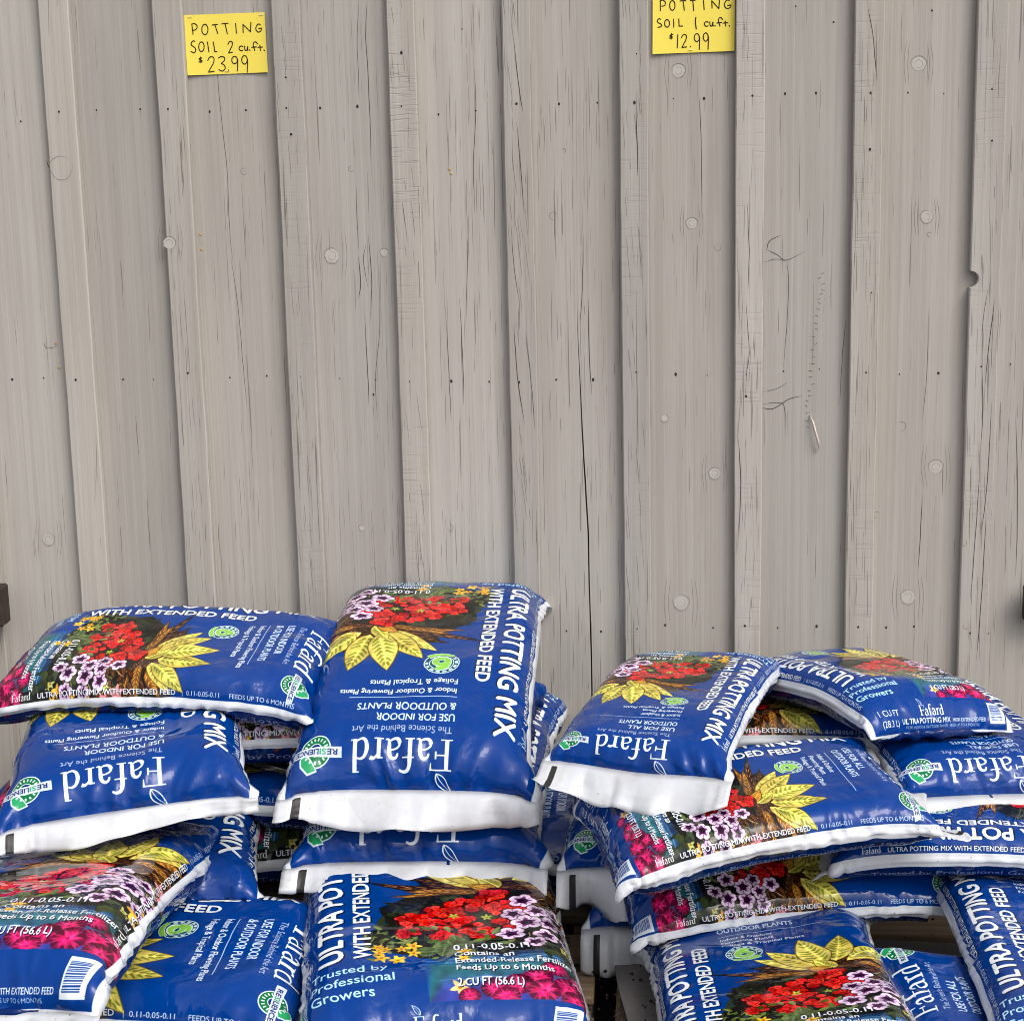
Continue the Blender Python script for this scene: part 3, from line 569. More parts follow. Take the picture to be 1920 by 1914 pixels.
def leafshape(cv,rng,x,y,L,wd,ang,col,vein,edge=None,curl=0.,nv=7):
    t=np.linspace(0,1,16); h=wd*np.sin(np.pi*t**.8)**.85*(1-.25*t); cx=t*L; cy=curl*L*t*t
    c,d=math.cos(ang),math.sin(ang); R=lambda a,b: np.stack([x+a*c-b*d,y+a*d+b*c],1)
    if edge is not None: cv.poly(np.concatenate([R(cx*1.03-.01*L,cy+h*1.06+.0016),R(cx*1.03-.01*L,cy-h*1.06-.0016)[::-1]]),edge)
    cv.poly(np.concatenate([R(cx,cy+h),R(cx,cy-h)[::-1]]),col)
    cv.poly(np.concatenate([R(cx,cy+h*.96),R(cx,cy+h*.25)[::-1]]),np.clip(np.asarray(col)*.84,0,1),.6)
    if vein is not None:
        for k in range(nv):
            u=.10+.78*k/nv; hh=np.interp(u+.1,t,h)
            for s in (-1,1):
                if rng.random()<.12: continue
                a=np.array([u*L,(u+.11)*L]); b=np.interp(a/L,t,cy)+np.array([hh*.16,hh*(.66+.2*rng.random())])*s
                cv.stroke(R(a,b),.022*wd/.05*.6,.007*wd/.05*.6,jit(rng,vein,.04),.85)
        cv.stroke(R(cx,cy),.007,.003,np.clip(np.asarray(col)*1.15,0,1))
def petal(x,y,r,wd,ang,n=9,blunt=.6):
    t=np.linspace(0,1,n); h=wd*np.sin(np.pi*t**blunt*.97+.03)
    c,d=math.cos(ang),math.sin(ang); a=np.concatenate([t*r,(t*r)[::-1]]); b=np.concatenate([h,-h[::-1]])
    return np.stack([x+a*c-b*d,y+a*d+b*c],1)
def petunia(cv,rng,x,y,r,sq=.85):
    ph=rng.uniform(0,6.3); t=np.linspace(0,2*np.pi,40,endpoint=False)
    rad=r*(1+.13*np.cos(5*(t-ph))-.05*np.cos(10*(t-ph)))
    E=lambda k:np.stack([x+rad*k*np.cos(t),y+rad*k*sq*np.sin(t)],1)
    cv.poly(E(1.1),(.10,.05,.12),.8); cv.poly(E(1.),jit(rng,(.86,.76,.86),.03))
    for k in range(5):
        a=ph+k*2*np.pi/5+rng.uniform(-.1,.1)
        p=petal(0,0,r*.98,r*.34,a); p[:,1]*=sq; cv.poly(p+[x,y],jit(rng,(.92,.85,.91),.04),.75)
        b=a+np.pi/5; cv.stroke(np.array([[x,y],[x+r*.85*math.cos(b),y+r*.85*sq*math.sin(b)]]),r*.18,r*.03,(.40,.16,.42),.9)
        p=petal(0,0,r*.78,r*.20,a); p[:,1]*=sq; cv.poly(p+[x,y],(.36,.10,.36),.85)
        for e in (-.25,.25):
            cv.stroke(np.array([[x,y],[x+r*.8*math.cos(a+e),y+r*.8*sq*math.sin(a+e)]]),r*.09,r*.015,(.45,.17,.45),.8)
    cv.disc(x,y,r*.42,r*.42*sq,(.17,.03,.17)); cv.disc(x,y,r*.13,r*.12*sq,(.08,.02,.07))
def geranium(cv,rng,x,y,r):
    cv.disc(x,y,r*1.03,r*.92,(.20,.03,.03),.9)
    for k in range(24):
        a=rng.uniform(0,6.3); d=r*math.sqrt(rng.random())*.86; fx=x+d*math.cos(a); fy=y+d*.88*math.sin(a); fr=r*rng.uniform(.24,.36); ph=rng.uniform(0,6.3)
        base=jit(rng,(.80,.10,.07),.10)
        cv.disc(fx+fr*.08,fy+fr*.14,fr*1.0,fr*.92,(.26,.02,.02),.75)
        for j in range(5):
            q=petal(fx,fy,fr*rng.uniform(.85,1.08),fr*.52,ph+j*1.257+rng.uniform(-.2,.2),8,1.1); cv.poly(q,jit(rng,base,.07))
            cv.stroke(np.array([[fx,fy],[fx+fr*.7*math.cos(ph+j*1.257),fy+fr*.7*math.sin(ph+j*1.257)]]),fr*.10,fr*.02,base*.55,.7)
        cv.disc(fx,fy,fr*.14,fr*.12,(.30,.02,.02))
def mum(cv,rng,x,y,r):
    cv.disc(x,y,r*.9,r*.75,(.30,.02,.14),.9)
    for ring,(n,rr) in enumerate([(22,1.),(18,.78),(13,.55),(8,.32)]):
        for k in range(n):
            a=rng.uniform(0,6.3); q=petal(0,0,r*rr*rng.uniform(.85,1.1),r*.085,a,6); q[:,1]*=.8
            cv.poly(q+[x,y],jit(rng,np.array((.78,.11,.38))*(.75+.13*ring),.09))
    cv.disc(x,y,r*.12,r*.1,(.55,.06,.22))
def star(cv,rng,x,y,r,col=(.88,.66,.18)):
    ph=rng.uniform(0,6.3)
    for k in range(5): cv.poly(petal(x,y,r,r*.24,ph+k*1.257,7,.8),jit(rng,col,.06))
    cv.disc(x,y,r*.2,r*.2,(.6,.38,.06))
def ring_badge(cv,x,y,r):
    W=(.84,.88,.87); G=(.50,.74,.28)
    cv.disc(x,y,r,r,W,n=40); cv.disc(x,y,r*.94,r*.94,(.03,.26,.36),n=40)
    for k in range(9):
        a=math.radians(150+k*26); cv.stroke(np.array([[x+r*.74*math.cos(a),y+r*.74*math.sin(a)],[x+r*.9*math.cos(a),y+r*.9*math.sin(a)]]),r*.22,r*.26,(.70,.80,.82))
    cv.disc(x,y,r*.70,r*.70,W,n=36); cv.disc(x,y,r*.65,r*.65,(.03,.30,.34),n=36)
    o=np.array([x,y])
    for w,c in ((.40,W),(.30,G)):
        cv.stroke(o+r*bez((.30,-.50),(-.30,-.62),(-.40,-.1),(-.36,.12)),r*w*.9,r*w,c)
        t=np.linspace(0,2*np.pi,26); cv.stroke(o+r*np.stack([.36*np.cos(t)+.0,.14+.34*np.sin(t)],1),r*w,r*w,c)
        cv.stroke(o+r*bez((-.62,.72),(-.2,1.02),(.3,.98),(.78,.62)),r*w*.6,r*w,c)
def res_badge(cv,x,y,r):
    W=(.82,.86,.86); G=(.03,.40,.22); G2=(.14,.58,.36)
    o=np.array([x,y])
    cv.disc(x,y+r*.1,r*.98,r*1.0,W,n=36); cv.disc(x,y+r*.1,r*.90,r*.92,G,n=36)
    cv.poly(o+r*np.array([(-.1,-1.05),(.55,-1.2),(.95,-.8),(1.0,-.3),(.5,-.1),(.2,-.5)]),W)
    cv.poly(o+r*np.array([(0,-.98),(.5,-1.1),(.86,-.74),(.9,-.3),(.55,-.2),(.25,-.55)]),G2)
    cv.disc(x,y+r*.12,r*.42,r*.42,W); cv.disc(x,y+r*.12,r*.36,r*.36,(.04,.16,.42))
    for k in range(7):
        a=math.radians(200+k*24); cv.stroke(np.array([[x+r*.62*math.cos(a),y+r*(.1+.62*math.sin(a))],[x+r*.80*math.cos(a),y+r*(.1+.80*math.sin(a))]]),r*.10,r*.12,W)
    for k in range(8):
        a=math.radians(25+k*19); cv.stroke(np.array([[x+r*.58*math.cos(a),y+r*(.1+.58*math.sin(a))],[x+r*.80*math.cos(a),y+r*(.1+.80*math.sin(a))]]),r*.08,r*.10,W)
    cv.poly(o+r*np.array([(-1.65,-.36),(1.55,-.18),(1.72,.34),(-1.62,.28)]),W); cv.poly(o+r*np.array([(-1.57,-.29),(1.5,-.12),(1.62,.27),(-1.54,.21)]),(.72,.76,.80))
    text(cv,'RE',x-r*1.36,y+r*.15,r*.34,r*.62,-2,(.05,.12,.36),.02); text(cv,'SI',x-r*.66,y+r*.17,r*.34,r*.38,-2,G2,.02)
    text(cv,'LIENCE',x-r*.20,y+r*.18,r*.34,r*1.5,-2,(.05,.12,.36),.02)
BLUE=(.0,.205,.495); WHT=(.87,.885,.90)
def paint(two):
    rng=np.random.default_rng(11); cv=Canvas(); cv.a[:]=BLUE
    # darker film towards the sides of the print (the bag's own colour there)
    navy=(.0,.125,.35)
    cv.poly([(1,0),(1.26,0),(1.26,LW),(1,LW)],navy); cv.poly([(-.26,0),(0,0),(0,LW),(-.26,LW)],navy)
    blob=lambda pts,col,al=1.: cv.poly(np.asarray(pts),col,al)
    # ---- dark undergrowth behind the flowers
    e=[(.50,1.46),(.40,1.40),(.27,1.36),(.25,1.26),(.33,1.18),(.31,1.05),(.40,.96),(.47,.90),(.44,.83),(.55,.80),(.66,.74),(.80,.75),(.92,.78),(1.0,.80),(1.0,1.66),(.48,1.66)]
    blob(e,(.075,.075,.06))
    # ---- pool of water
    w=np.array([(.44,1.44),(.60,1.40),(.80,1.42),(.92,1.50),(.92,1.62),(.46,1.665)])
    for k in range(9):
        f=k/8; blob(np.array([(.44+.01*k,1.43+.024*k),(.93,1.40+.026*k),(.93,1.665),(.45,1.665)]),(.10+.10*f,.30+.10*math.sin(f*5),.48+.12*math.cos(f*7)),.5)
    for k in range(26):
        y=rng.uniform(1.44,1.65); x=rng.uniform(.46,.8); cv.stroke(bez((x,y),(x+.08,y+rng.uniform(-.015,.015)),(x+.17,y),n=6),.001,.006,(.45,.62,.74),.5)
    # ---- background leaves
    for k in range(170):
        x=rng.uniform(.30,1.02); y=rng.uniform(.86,1.42)
        if x+.5*(y-.9)<.42 or (x<.5 and y<1.0): continue
        g=rng.uniform(.5,1.4); leafshape(cv,rng,x,y,rng.uniform(.03,.09),rng.uniform(.008,.02),rng.uniform(0,6.3),np.array((.15,.18,.09))*g,None)
    for k in range(70):
        x=rng.uniform(.26,.50); y=rng.uniform(1.22,1.44); leafshape(cv,rng,x,y,rng.uniform(.02,.05),rng.uniform(.004,.01),rng.uniform(0,6.3),jit(rng,(.36,.42,.16),.10),None)
    # ---- croton: dark striped leaves first, yellow ones on top
    bx,by=.73,.93
    for k in range(44):
        a=rng.uniform(-3.25,.12); L=rng.uniform(.14,.36)*(1.15 if abs(math.cos(a))>.7 else .72)
        x0=bx+rng.uniform(-.10,.14); y0=by+rng.uniform(-.06,.06)
        if x0+L*math.cos(a)>1.0: L=max(.05,(1.0-x0)/max(.2,math.cos(a)))
        leafshape(cv,rng,x0,y0,L,rng.uniform(.014,.026),a,jit(rng,(.17,.10,.06),.05),jit(rng,(.72,.42,.16),.12),(.04,.03,.02),rng.uniform(-.2,.2),6)
    for x0,y0,L,a in ((.72,.96,.36,-3.02),(.70,.98,.30,-2.85),(.80,.95,.22,-.12),(.84,.99,.17,.10),(.86,.90,.15,-.5)):
        leafshape(cv,rng,x0,y0,L,.026,a,(.42,.26,.10),(.86,.62,.22),(.05,.03,.02),rng.uniform(-.12,.12),8)
    for x0,y0,L,wd,a in ((.70,.92,.30,.050,-2.62),(.78,.90,.22,.040,-.50),(.67,.90,.27,.056,-2.25),(.80,.88,.23,.050,-.86),(.74,.88,.28,.062,-1.30),(.70,.88,.28,.066,-1.85),(.73,.95,.13,.036,-2.1)):
        leafshape(cv,rng,x0,y0,L,wd,a,jit(rng,(.83,.76,.35),.05),(.42,.46,.14),(.38,.30,.08),rng.uniform(-.1,.1),8)
    leafshape(cv,rng,.72,.97,.12,.030,-2.5,(.82,.60,.20),(.62,.36,.10),(.2,.1,.03))
    for k in range(26):
        x=rng.uniform(.80,.99); y=rng.uniform(.95,1.10); a=rng.uniform(-.8,.9); leafshape(cv,rng,x,y,rng.uniform(.05,.10),.013,a,jit(rng,(.24,.13,.07),.06),(.80,.46,.16),(.05,.03,.02),.1,5)
    for k in range(30):
        x=rng.uniform(.78,.99); y=rng.uniform(1.03,1.34); cv.stroke(bez((x,y),(x+rng.uniform(-.05,.05),y+.02),(x+rng.uniform(-.06,.06),y+rng.uniform(-.05,.06)),n=7),.004,.002,jit(rng,(.66,.60,.26),.14))
    # ---- pink and yellow fillers along the right edge
    for x,y,r,c in ((.955,1.03,.035,(.83,.52,.58)),(.985,1.10,.03,(.83,.52,.58)),(.96,1.18,.03,(.86,.66,.20)),(.975,1.27,.035,(.86,.66,.20)),(.94,1.33,.032,(.84,.64,.2)),(.985,1.36,.025,(.82,.62,.2)),(.93,1.09,.022,(.62,.72,.34)),(.91,1.37,.025,(.66,.70,.36))):
        star(cv,rng,x,y,r,c)
        star(cv,rng,x+.012,y+.012,r*.8,c)
    # ---- geraniums
    for x,y,r in ((.50,1.10,.055),(.70,1.00,.060),(.42,1.16,.060),(.60,1.07,.070),(.50,1.21,.060),(.72,1.09,.055),(.78,1.13,.050),(.58,1.17,.055),(.40,1.25,.045),(.64,1.24,.068),(.74,1.20,.060),(.52,1.28,.052)): geranium(cv,rng,x,y,r)
    for k in range(16): leafshape(cv,rng,rng.uniform(.40,.75),rng.uniform(1.18,1.34),rng.uniform(.03,.06),.013,rng.uniform(0,6.3),jit(rng,(.33,.40,.17),.10),None)
    for x,y in ((.56,1.13),(.67,1.15)): star(cv,rng,x,y,.022,(.62,.66,.24))
    for k in range(9): leafshape(cv,rng,.54+rng.uniform(-.05,.05),1.36+rng.uniform(-.03,.03),.08,.035,rng.uniform(0,6.3),jit(rng,(.30,.36,.20),.06),(.2,.25,.12),None)
    # ---- petunias
    for x,y,r in ((.80,1.06,.046),(.91,1.12,.040),(.84,1.13,.042),(.955,1.20,.036),(.76,1.14,.040),(.88,1.20,.046),(.80,1.20,.050),(.95,1.29,.040),(.74,1.27,.048),(.86,1.29,.046),(.815,1.345,.042)): petunia(cv,rng,x,y,r)
    # ---- small gold flowers, mums
    for k in range(10): star(cv,rng,.28+rng.uniform(0,.14),1.37+rng.uniform(-.04,.06),rng.uniform(.018,.032))
    for x,y in ((.58,1.40),(.57,1.455)): star(cv,rng,x,y,.028)
    star(cv,rng,.55,1.61,.035,(.84,.72,.45))
    for k in range(20): leafshape(cv,rng,rng.uniform(.84,1.0),rng.uniform(1.36,1.56),rng.uniform(.03,.07),.016,rng.uniform(0,6.3),jit(rng,(.20,.23,.15),.08),None)
    for x,y,r in ((.86,1.52,.05),(.95,1.55,.055),(.80,1.57,.055),(.66,1.615,.05),(.90,1.60,.06),(.74,1.60,.055),(.985,1.61,.055),(.82,1.625,.06),(.58,1.645,.04),(.70,1.65,.05),(.93,1.65,.06)): mum(cv,rng,x,y,r)
    # tonal mottling of the photographic part
    H,W=cv.a.shape[:2]; y0,y1,x0,x1=int(.58*cv.k),int(1.66*cv.k),int(.48*cv.k),int(1.24*cv.k); reg=cv.a[y0:y1,x0:x1]
    yy,xx=np.mgrid[y0:y1:4,x0:x1:4]/cv.k; mo=1+.16*vnoise(rng,xx,yy,46.)+.13*vnoise(rng,xx,yy,19.); mo=np.repeat(np.repeat(mo,4,0),4,1)[:reg.shape[0],:reg.shape[1],None]
    msk=(np.abs(reg-np.array(BLUE,np.float32)).sum(-1,keepdims=True)>.02); reg[:]=np.where(msk,np.clip(reg*mo,0,1),reg)
    for _ in range(2):
        b_=reg.copy()
        for o in (1,2): b_[o:-o,o:-o]+=reg[2*o:,o:-o]+reg[:-2*o,o:-o]+reg[o:-o,2*o:]+reg[o:-o,:-2*o]
        reg[2:-2,2:-2]=b_[2:-2,2:-2]/9
    blob([(-.02,1.66),(1.02,1.66),(1.02,LW),(-.02,LW)],BLUE)
    # ---- lettering of the front panel
    OUT=(.02,.05,.16)
    for c,b,o in ((OUT,.05,.005),(WHT,.030,0)):
        text(cv,'ULTRA POTTING MIX',.186+o*.6,1.42+o,.088,1.18,90,c,b)
        text(cv,'WITH EXTENDED FEED',.278+o*.6,1.41+o,.058,.88,90,c,b)
    wordmark(cv,.335,.215,.104,leaf=True,sx=1.13)
    text(cv,'The Science Behind the Art',.345,.268,.030,.38,0,(.68,.70,.78))
    if two: L=('USE FOR INDOOR','& OUTDOOR PLANTS'),('Indoor & Outdoor Flowering Plants','Foliage & Tropical Plants')
    else: L=('USE FOR ALL','OUTDOOR PLANTS'),('Indoor & Outdoor','Flowering Plants','Foliage & Tropical Plants')
    text(cv,L[0][0],.34,.335,.040,.30 if two else .24,col=(.80,.86,.93),bold=.012); text(cv,L[0][1],.34,.395,.040,.38 if two else .30,col=(.80,.86,.93),bold=.012)
    cv.stroke(np.array([(.34,.43),(.76,.43)]),.004,.004,(.62,.70,.82))
    for k,tx in enumerate(L[1]): text(cv,tx,.345,.478+k*(.058 if two else .045),.031 if two else .028,len(tx)*(.0138 if two else .0128),col=WHT,bold=.012)
    ring_badge(cv,.42,.645 if two else .66,.072); res_badge(cv,.855,.175,.060)
    for c,o in ((OUT,.004),(WHT,0)):
        for tx,y,h,ln in (('0.11-0.05-0.11',1.385,.042,.245),('Contains an',1.435,.034,.19),('Extended-Release Fertilizer',1.485,.034,.385),('Feeds Up to 6 Months',1.535,.034,.31),('2 CU FT (56.6 L)' if two else '1 CU FT (28.3 L)',1.605,.034,.21)): text(cv,tx,.545+o,y+o,h,ln,col=c,bold=.016)
    for k,tx in enumerate(('Trusted by','Professional','Growers')): text(cv,tx,.075,1.50+k*.062,.042,col=(.70,.86,.92),bold=.01)
    # ---- lower end panel
    wordmark(cv,.39,1.752,.050,leaf=True)
    text(cv,'ULTRA POTTING MIX',.26,1.788,.026,.34,bold=.02,col=WHT); text(cv,'WITH EXTENDED FEED',.615,1.788,.020,.22,bold=.01,col=WHT)
    text(cv,'FOR INDOOR & OUTDOOR PLANTS | FEEDS UP TO 6 MONTHS',.29,1.812,.015,.50,col=(.72,.78,.88))
    text(cv,'2 CU FT' if two else '1 CU FT',.10,1.745,.032,col=WHT); text(cv,'(56.6 L)' if two else '(28.3 L)',.10,1.795,.032,col=WHT)
    cv.poly([(.86,1.68),(.955,1.68),(.955,1.80),(.86,1.80)],(.84,.87,.90))
    y=1.695
    while y<1.785:
        h=rng.choice([.0018,.0035,.005]); cv.poly([(.868,y),(.935,y),(.935,y+h),(.868,y+h)],(.08,.22,.50)); y+=h+rng.choice([.002,.0035])
    # ---- side bands: fold, brand line above and motto below
    b=.022 if two else .034; wl=(.82,.835,.86)
    for s0,sg in ((1.,-1),(0.,1)):
        cv.poly([(s0-b,0),(s0+b,0),(s0+b,LW),(s0-b,LW)],wl)
        x=s0+sg*(b+.012); ang=90 if sg<0 else -90; g=-sg; y0=1.57 if sg<0 else .24
        wordmark(cv,x,y0,.030,ang,True)
        f=-1 if sg<0 else 1
        for c,o in ((OUT,.003),(WHT,0)):
            text(cv,'ULTRA POTTING MIX WITH EXTENDED FEED',x+o,y0+f*.135+o,.024,.69,ang,c,.018)
        text(cv,'|  0.11-0.05-0.11     FEEDS UP TO 6 MONTHS',x,y0+f*.86,.021,.56,ang,(.74,.78,.86),.008)
        xo=s0-sg*(b+.062); text(cv,'Trusted by Professional Growers since 1930',xo,y0+f*.05,.036,1.28,ang,(.50,.57,.75),.004)
    wl=(.83,.845,.865)
    cv.poly([(-.26,0),(1.26,0),(1.26,.010),(-.26,.010)],wl); cv.poly([(-.26,LW-.010),(1.26,LW-.010),(1.26,LW),(-.26,LW)],wl)
    k=SS; a=cv.a[:cv.H//k*k,:cv.W//k*k]; return a.reshape(a.shape[0]//k,k,a.shape[1]//k,k,3).mean((1,3))
def art_image(name,two):
    a=paint(two); h,w=a.shape[:2]; im=bpy.data.images.new(name,w,h,alpha=False)
    px=np.ones((h,w,4),np.float32); px[...,:3]=a[::-1]; im.pixels.foreach_set(px.ravel()); im.update(); im.pack(); return im
# ================================================================ bags of potting soil
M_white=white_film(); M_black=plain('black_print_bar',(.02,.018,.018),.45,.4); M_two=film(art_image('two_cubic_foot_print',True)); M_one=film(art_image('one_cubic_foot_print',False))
TEMPL=[bag_sim(s,h) for s,h in ((3,.235),(4,.24),(6,.25),(9,.225))]
# height map of what is already stacked, so that each bag's underside settles on it
HX0,HY0,HC=-2.2,-2.4,.012; HF=np.full((370,220),DECK+.004)
def settle(W_,low,mid):
    i=np.clip(((W_[...,0]-HX0)/HC).astype(int),0,369); j=np.clip(((W_[...,1]-HY0)/HC).astype(int),0,219)
    z=np.maximum(W_[...,2],np.minimum(HF[i,j]+.003,mid-.008)); W_[...,2]=np.where(low,z,W_[...,2])
    np.maximum.at(HF,(i.ravel(),j.ravel()),W_[...,2].ravel())
def rotm(y,p,r):
    c,s=math.cos,math.sin
    return np.array([[c(y),-s(y),0],[s(y),c(y),0],[0,0,1]])@np.array([[1,0,0],[0,c(p),-s(p)],[0,s(p),c(p)]])@np.array([[c(r),0,s(r)],[0,1,0],[-s(r),0,c(r)]])
def soil_bag(key,label,group,size,pose,seed,tmpl=0,wr=1.,flap=(.15,.06),droop=(1.,1.),curl=0.,fold=0.,ftop=None,skew=0.,sag=0.):
    x,y,z,yaw,p,r,k,kl,bend=pose; Wd=(.455 if size==2 else .355)*math.exp(k); R=rotm(yaw,p,r)
    P=wrinkle(TEMPL[tmpl],seed,wr); C,M=P.shape[:2]; H=C//2
    P=P.copy(); P[...,0]*=1-.09*np.exp(-((LW*.48+P[...,1])/.15)**2); ml=-bend*(P[...,1]/(LW/2))**2
    if fold:                                                   # the lower end hangs over the bag beneath
        d=np.maximum(0,-P[...,1]-.60); q=np.linspace(0,.5,200); an=math.radians(fold)*np.clip(q/.16,0,1); cy=np.cumsum(np.cos(an))*q[1]; cz=np.cumsum(np.sin(an))*q[1]
        hz=P[...,2].copy(); aa=np.interp(d,q,an); ml=ml-np.interp(d,q,cz); P[...,1]=np.where(d>0,-.60-np.interp(d,q,cy)-hz*np.sin(aa)*.8,P[...,1]); P[...,2]=np.where(d>0,hz*np.cos(aa*.8),hz)
    if ftop:                                                   # the upper end sags over the back
        d=np.maximum(0,P[...,1]-ftop[0]); q=np.linspace(0,1.,300); an=math.radians(ftop[1])*np.clip(q/.25,0,1); cy=np.cumsum(np.cos(an))*q[1]; cz=np.cumsum(np.sin(an))*q[1]
        hz=P[...,2].copy(); aa=np.interp(d,q,an); ml=ml-np.interp(d,q,cz); P[...,1]=np.where(d>0,ftop[0]+np.interp(d,q,cy)+hz*np.sin(aa)*.8,P[...,1]); P[...,2]=np.where(d>0,hz*np.cos(aa*.8),hz)
    if sag: ml=ml-sag*np.clip(-P[...,0]-.1,0,1)*np.clip(P[...,1]+.3,0,1.2)
    if skew:
        d0_=LW/2-P[...,1]; P[...,1]-=skew*np.clip(P[...,0]+.1,0,1)**1.3*np.exp(-np.maximum(d0_,0)/.35); P[...,2]+=.25*skew*np.clip(P[...,0],0,1)*np.exp(-np.maximum(d0_,0)/.35)
    P[...,2]+=ml
    P=P*np.array([1,math.exp(kl),1])
    Wp=(P*Wd)@R.T+np.array([x,y,z]); ax=R[:,2]
    mid=z-((Wp[...,0]-x)*ax[0]+(Wp[...,1]-y)*ax[1])/ax[2]+ml*Wd
    settle(Wp,(P[...,2]-ml)<-.004,mid)
    Q=(Wp-np.array([x,y,z]))
    root=empty('soil_bag',(x,y,z)); tag(root,label,'soil bag',group)
    idx=np.arange(C*M).reshape(C,M); a=idx; b=np.roll(idx,-1,0)
    F=np.stack([a[:,:-1],a[:,1:],b[:,1:],b[:,:-1]],-1).reshape(-1,4)
    me=bpy.data.meshes.new('bag_body'); me.vertices.add(C*M); me.vertices.foreach_set('co',Q.reshape(-1).astype(np.float32)); nf=len(F)
    me.loops.add(nf*4); me.loops.foreach_set('vertex_index',F.reshape(-1).astype(np.int32)); me.polygons.add(nf); me.polygons.foreach_set('loop_start',np.arange(0,nf*4,4,dtype=np.int32))
    me.update(calc_edges=True); me.shade_smooth()
    ci=np.repeat(np.arange(C),M-1); s=np.stack([ci,ci,ci+1,ci+1],-1)/H; s=np.where((ci>=1.5*H)[:,None],s-2,s); jj=np.tile(np.arange(M-1),C); t=np.stack([jj,jj+1,jj+1,jj],-1)/(M-1)
    uv=np.stack([(s+.25)/UW,1-(.045+t*(LW-.045))/LW],-1).astype(np.float32); me.uv_layers.new(name='print').data.foreach_set('uv',uv.reshape(-1))
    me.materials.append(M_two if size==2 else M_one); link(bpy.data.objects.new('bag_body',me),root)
    # heat-sealed ends: a doubled strip of white film beyond each seam
    rng=np.random.default_rng(seed+77); up=R[:,1]
    for e,(j,sgn) in enumerate(((0,1.),(M-1,-1.))):
        ln=flap[e]*Wd
        if ln<=0: continue
        seam=Q[:H+1,j]; inn=Q[:H+1,4 if j==0 else M-5]; n=H+1; ss=np.linspace(0,1,n); K=9
        out=np.array([up[0],up[1],0])*sgn; out/=np.linalg.norm(out); rows=[]
        ph=rng.uniform(0,9,6); th0=math.radians(34); th1=math.radians(54)*droop[e]; pos=seam.copy(); 
        lo=lambda f,q: vnoise(np.random.default_rng(seed*7+e*31+q),ss+q,ss*0,f)
        ln=ln*(1+.22*lo(2.2,1)-.25*np.exp(-ss/.06)*(e==0))[:,None]*(.9+.25*np.sin(math.pi*ss))[:,None]; n1,n2,n3,n4=lo(3.,2),lo(7.,3),lo(5.,4),lo(13.,5)
        rl=np.random.default_rng(seed*13+e); lin=lambda f,o: np.interp(ss*f+.37*np.sin(ss*5+o),np.arange(-2,f+4),rl.uniform(-1,1,int(f)+6)); k1,k2,k3=lin(6,1),lin(12,2),lin(9,3)
        for q in range(K):
            u=q/(K-1); th=th0+(th1-th0)*min(1,u*3)
            th=th+.75*u*n1+.35*u*n2+.55*u*k1+.35*u*k3*(u>.4)-curl*u*np.clip((ss-.6)/.4,0,1)
            if q==1: pos=pos+out[None]*.007
            if q>0: pos=pos+(out[None]*np.cos(th)[:,None]+np.array([0,0,-1.])*np.sin(th)[:,None])*ln/(K-1)
            fl=.04*Wd*u*n3*(1-.4*u)+.022*Wd*u*k2+.030*Wd*math.sin(u*2.6)*(np.abs(n2)-.3)
            rows.append(pos+out[None]*fl[:,None]+np.array([0,0,1.])*(.012*Wd*u*(.5-np.abs(k1 if q%3 else k2))*(u<.95))[:,None])
        V=np.stack(rows,0); V[-1]+=np.stack([0*ss,0*ss,.010*Wd*k2],1)
        g=np.arange(K*n).reshape(K,n); Ff=np.stack([g[:-1,:-1],g[:-1,1:],g[1:,1:],g[1:,:-1]],-1).reshape(-1,4)
        sm=np.tile((ss[:-1]+ss[1:])/2,K-1); mi=((sm>.905)&(sm<.945)) if e==0 else np.zeros(len(sm),bool)
        rw_=np.repeat(np.arange(K-1),n-1); mi&=(rw_>0)
        if key=='C2' and e==0: mi|=((sm-.80)/.035)**2+((rw_-4.6)/1.9)**2+.9*np.random.default_rng(4).normal(0,.45,len(sm))<.75
        o=mesh_obj('seal_flap',V.reshape(-1,3),Ff,[M_white,M_black],root,True,mi.astype(int)); sd=o.modifiers.new('film','SOLIDIFY'); sd.thickness=.0006
    return root
GL='two cubic foot bags in the left stack'; GR='one cubic foot bags in the right stack'
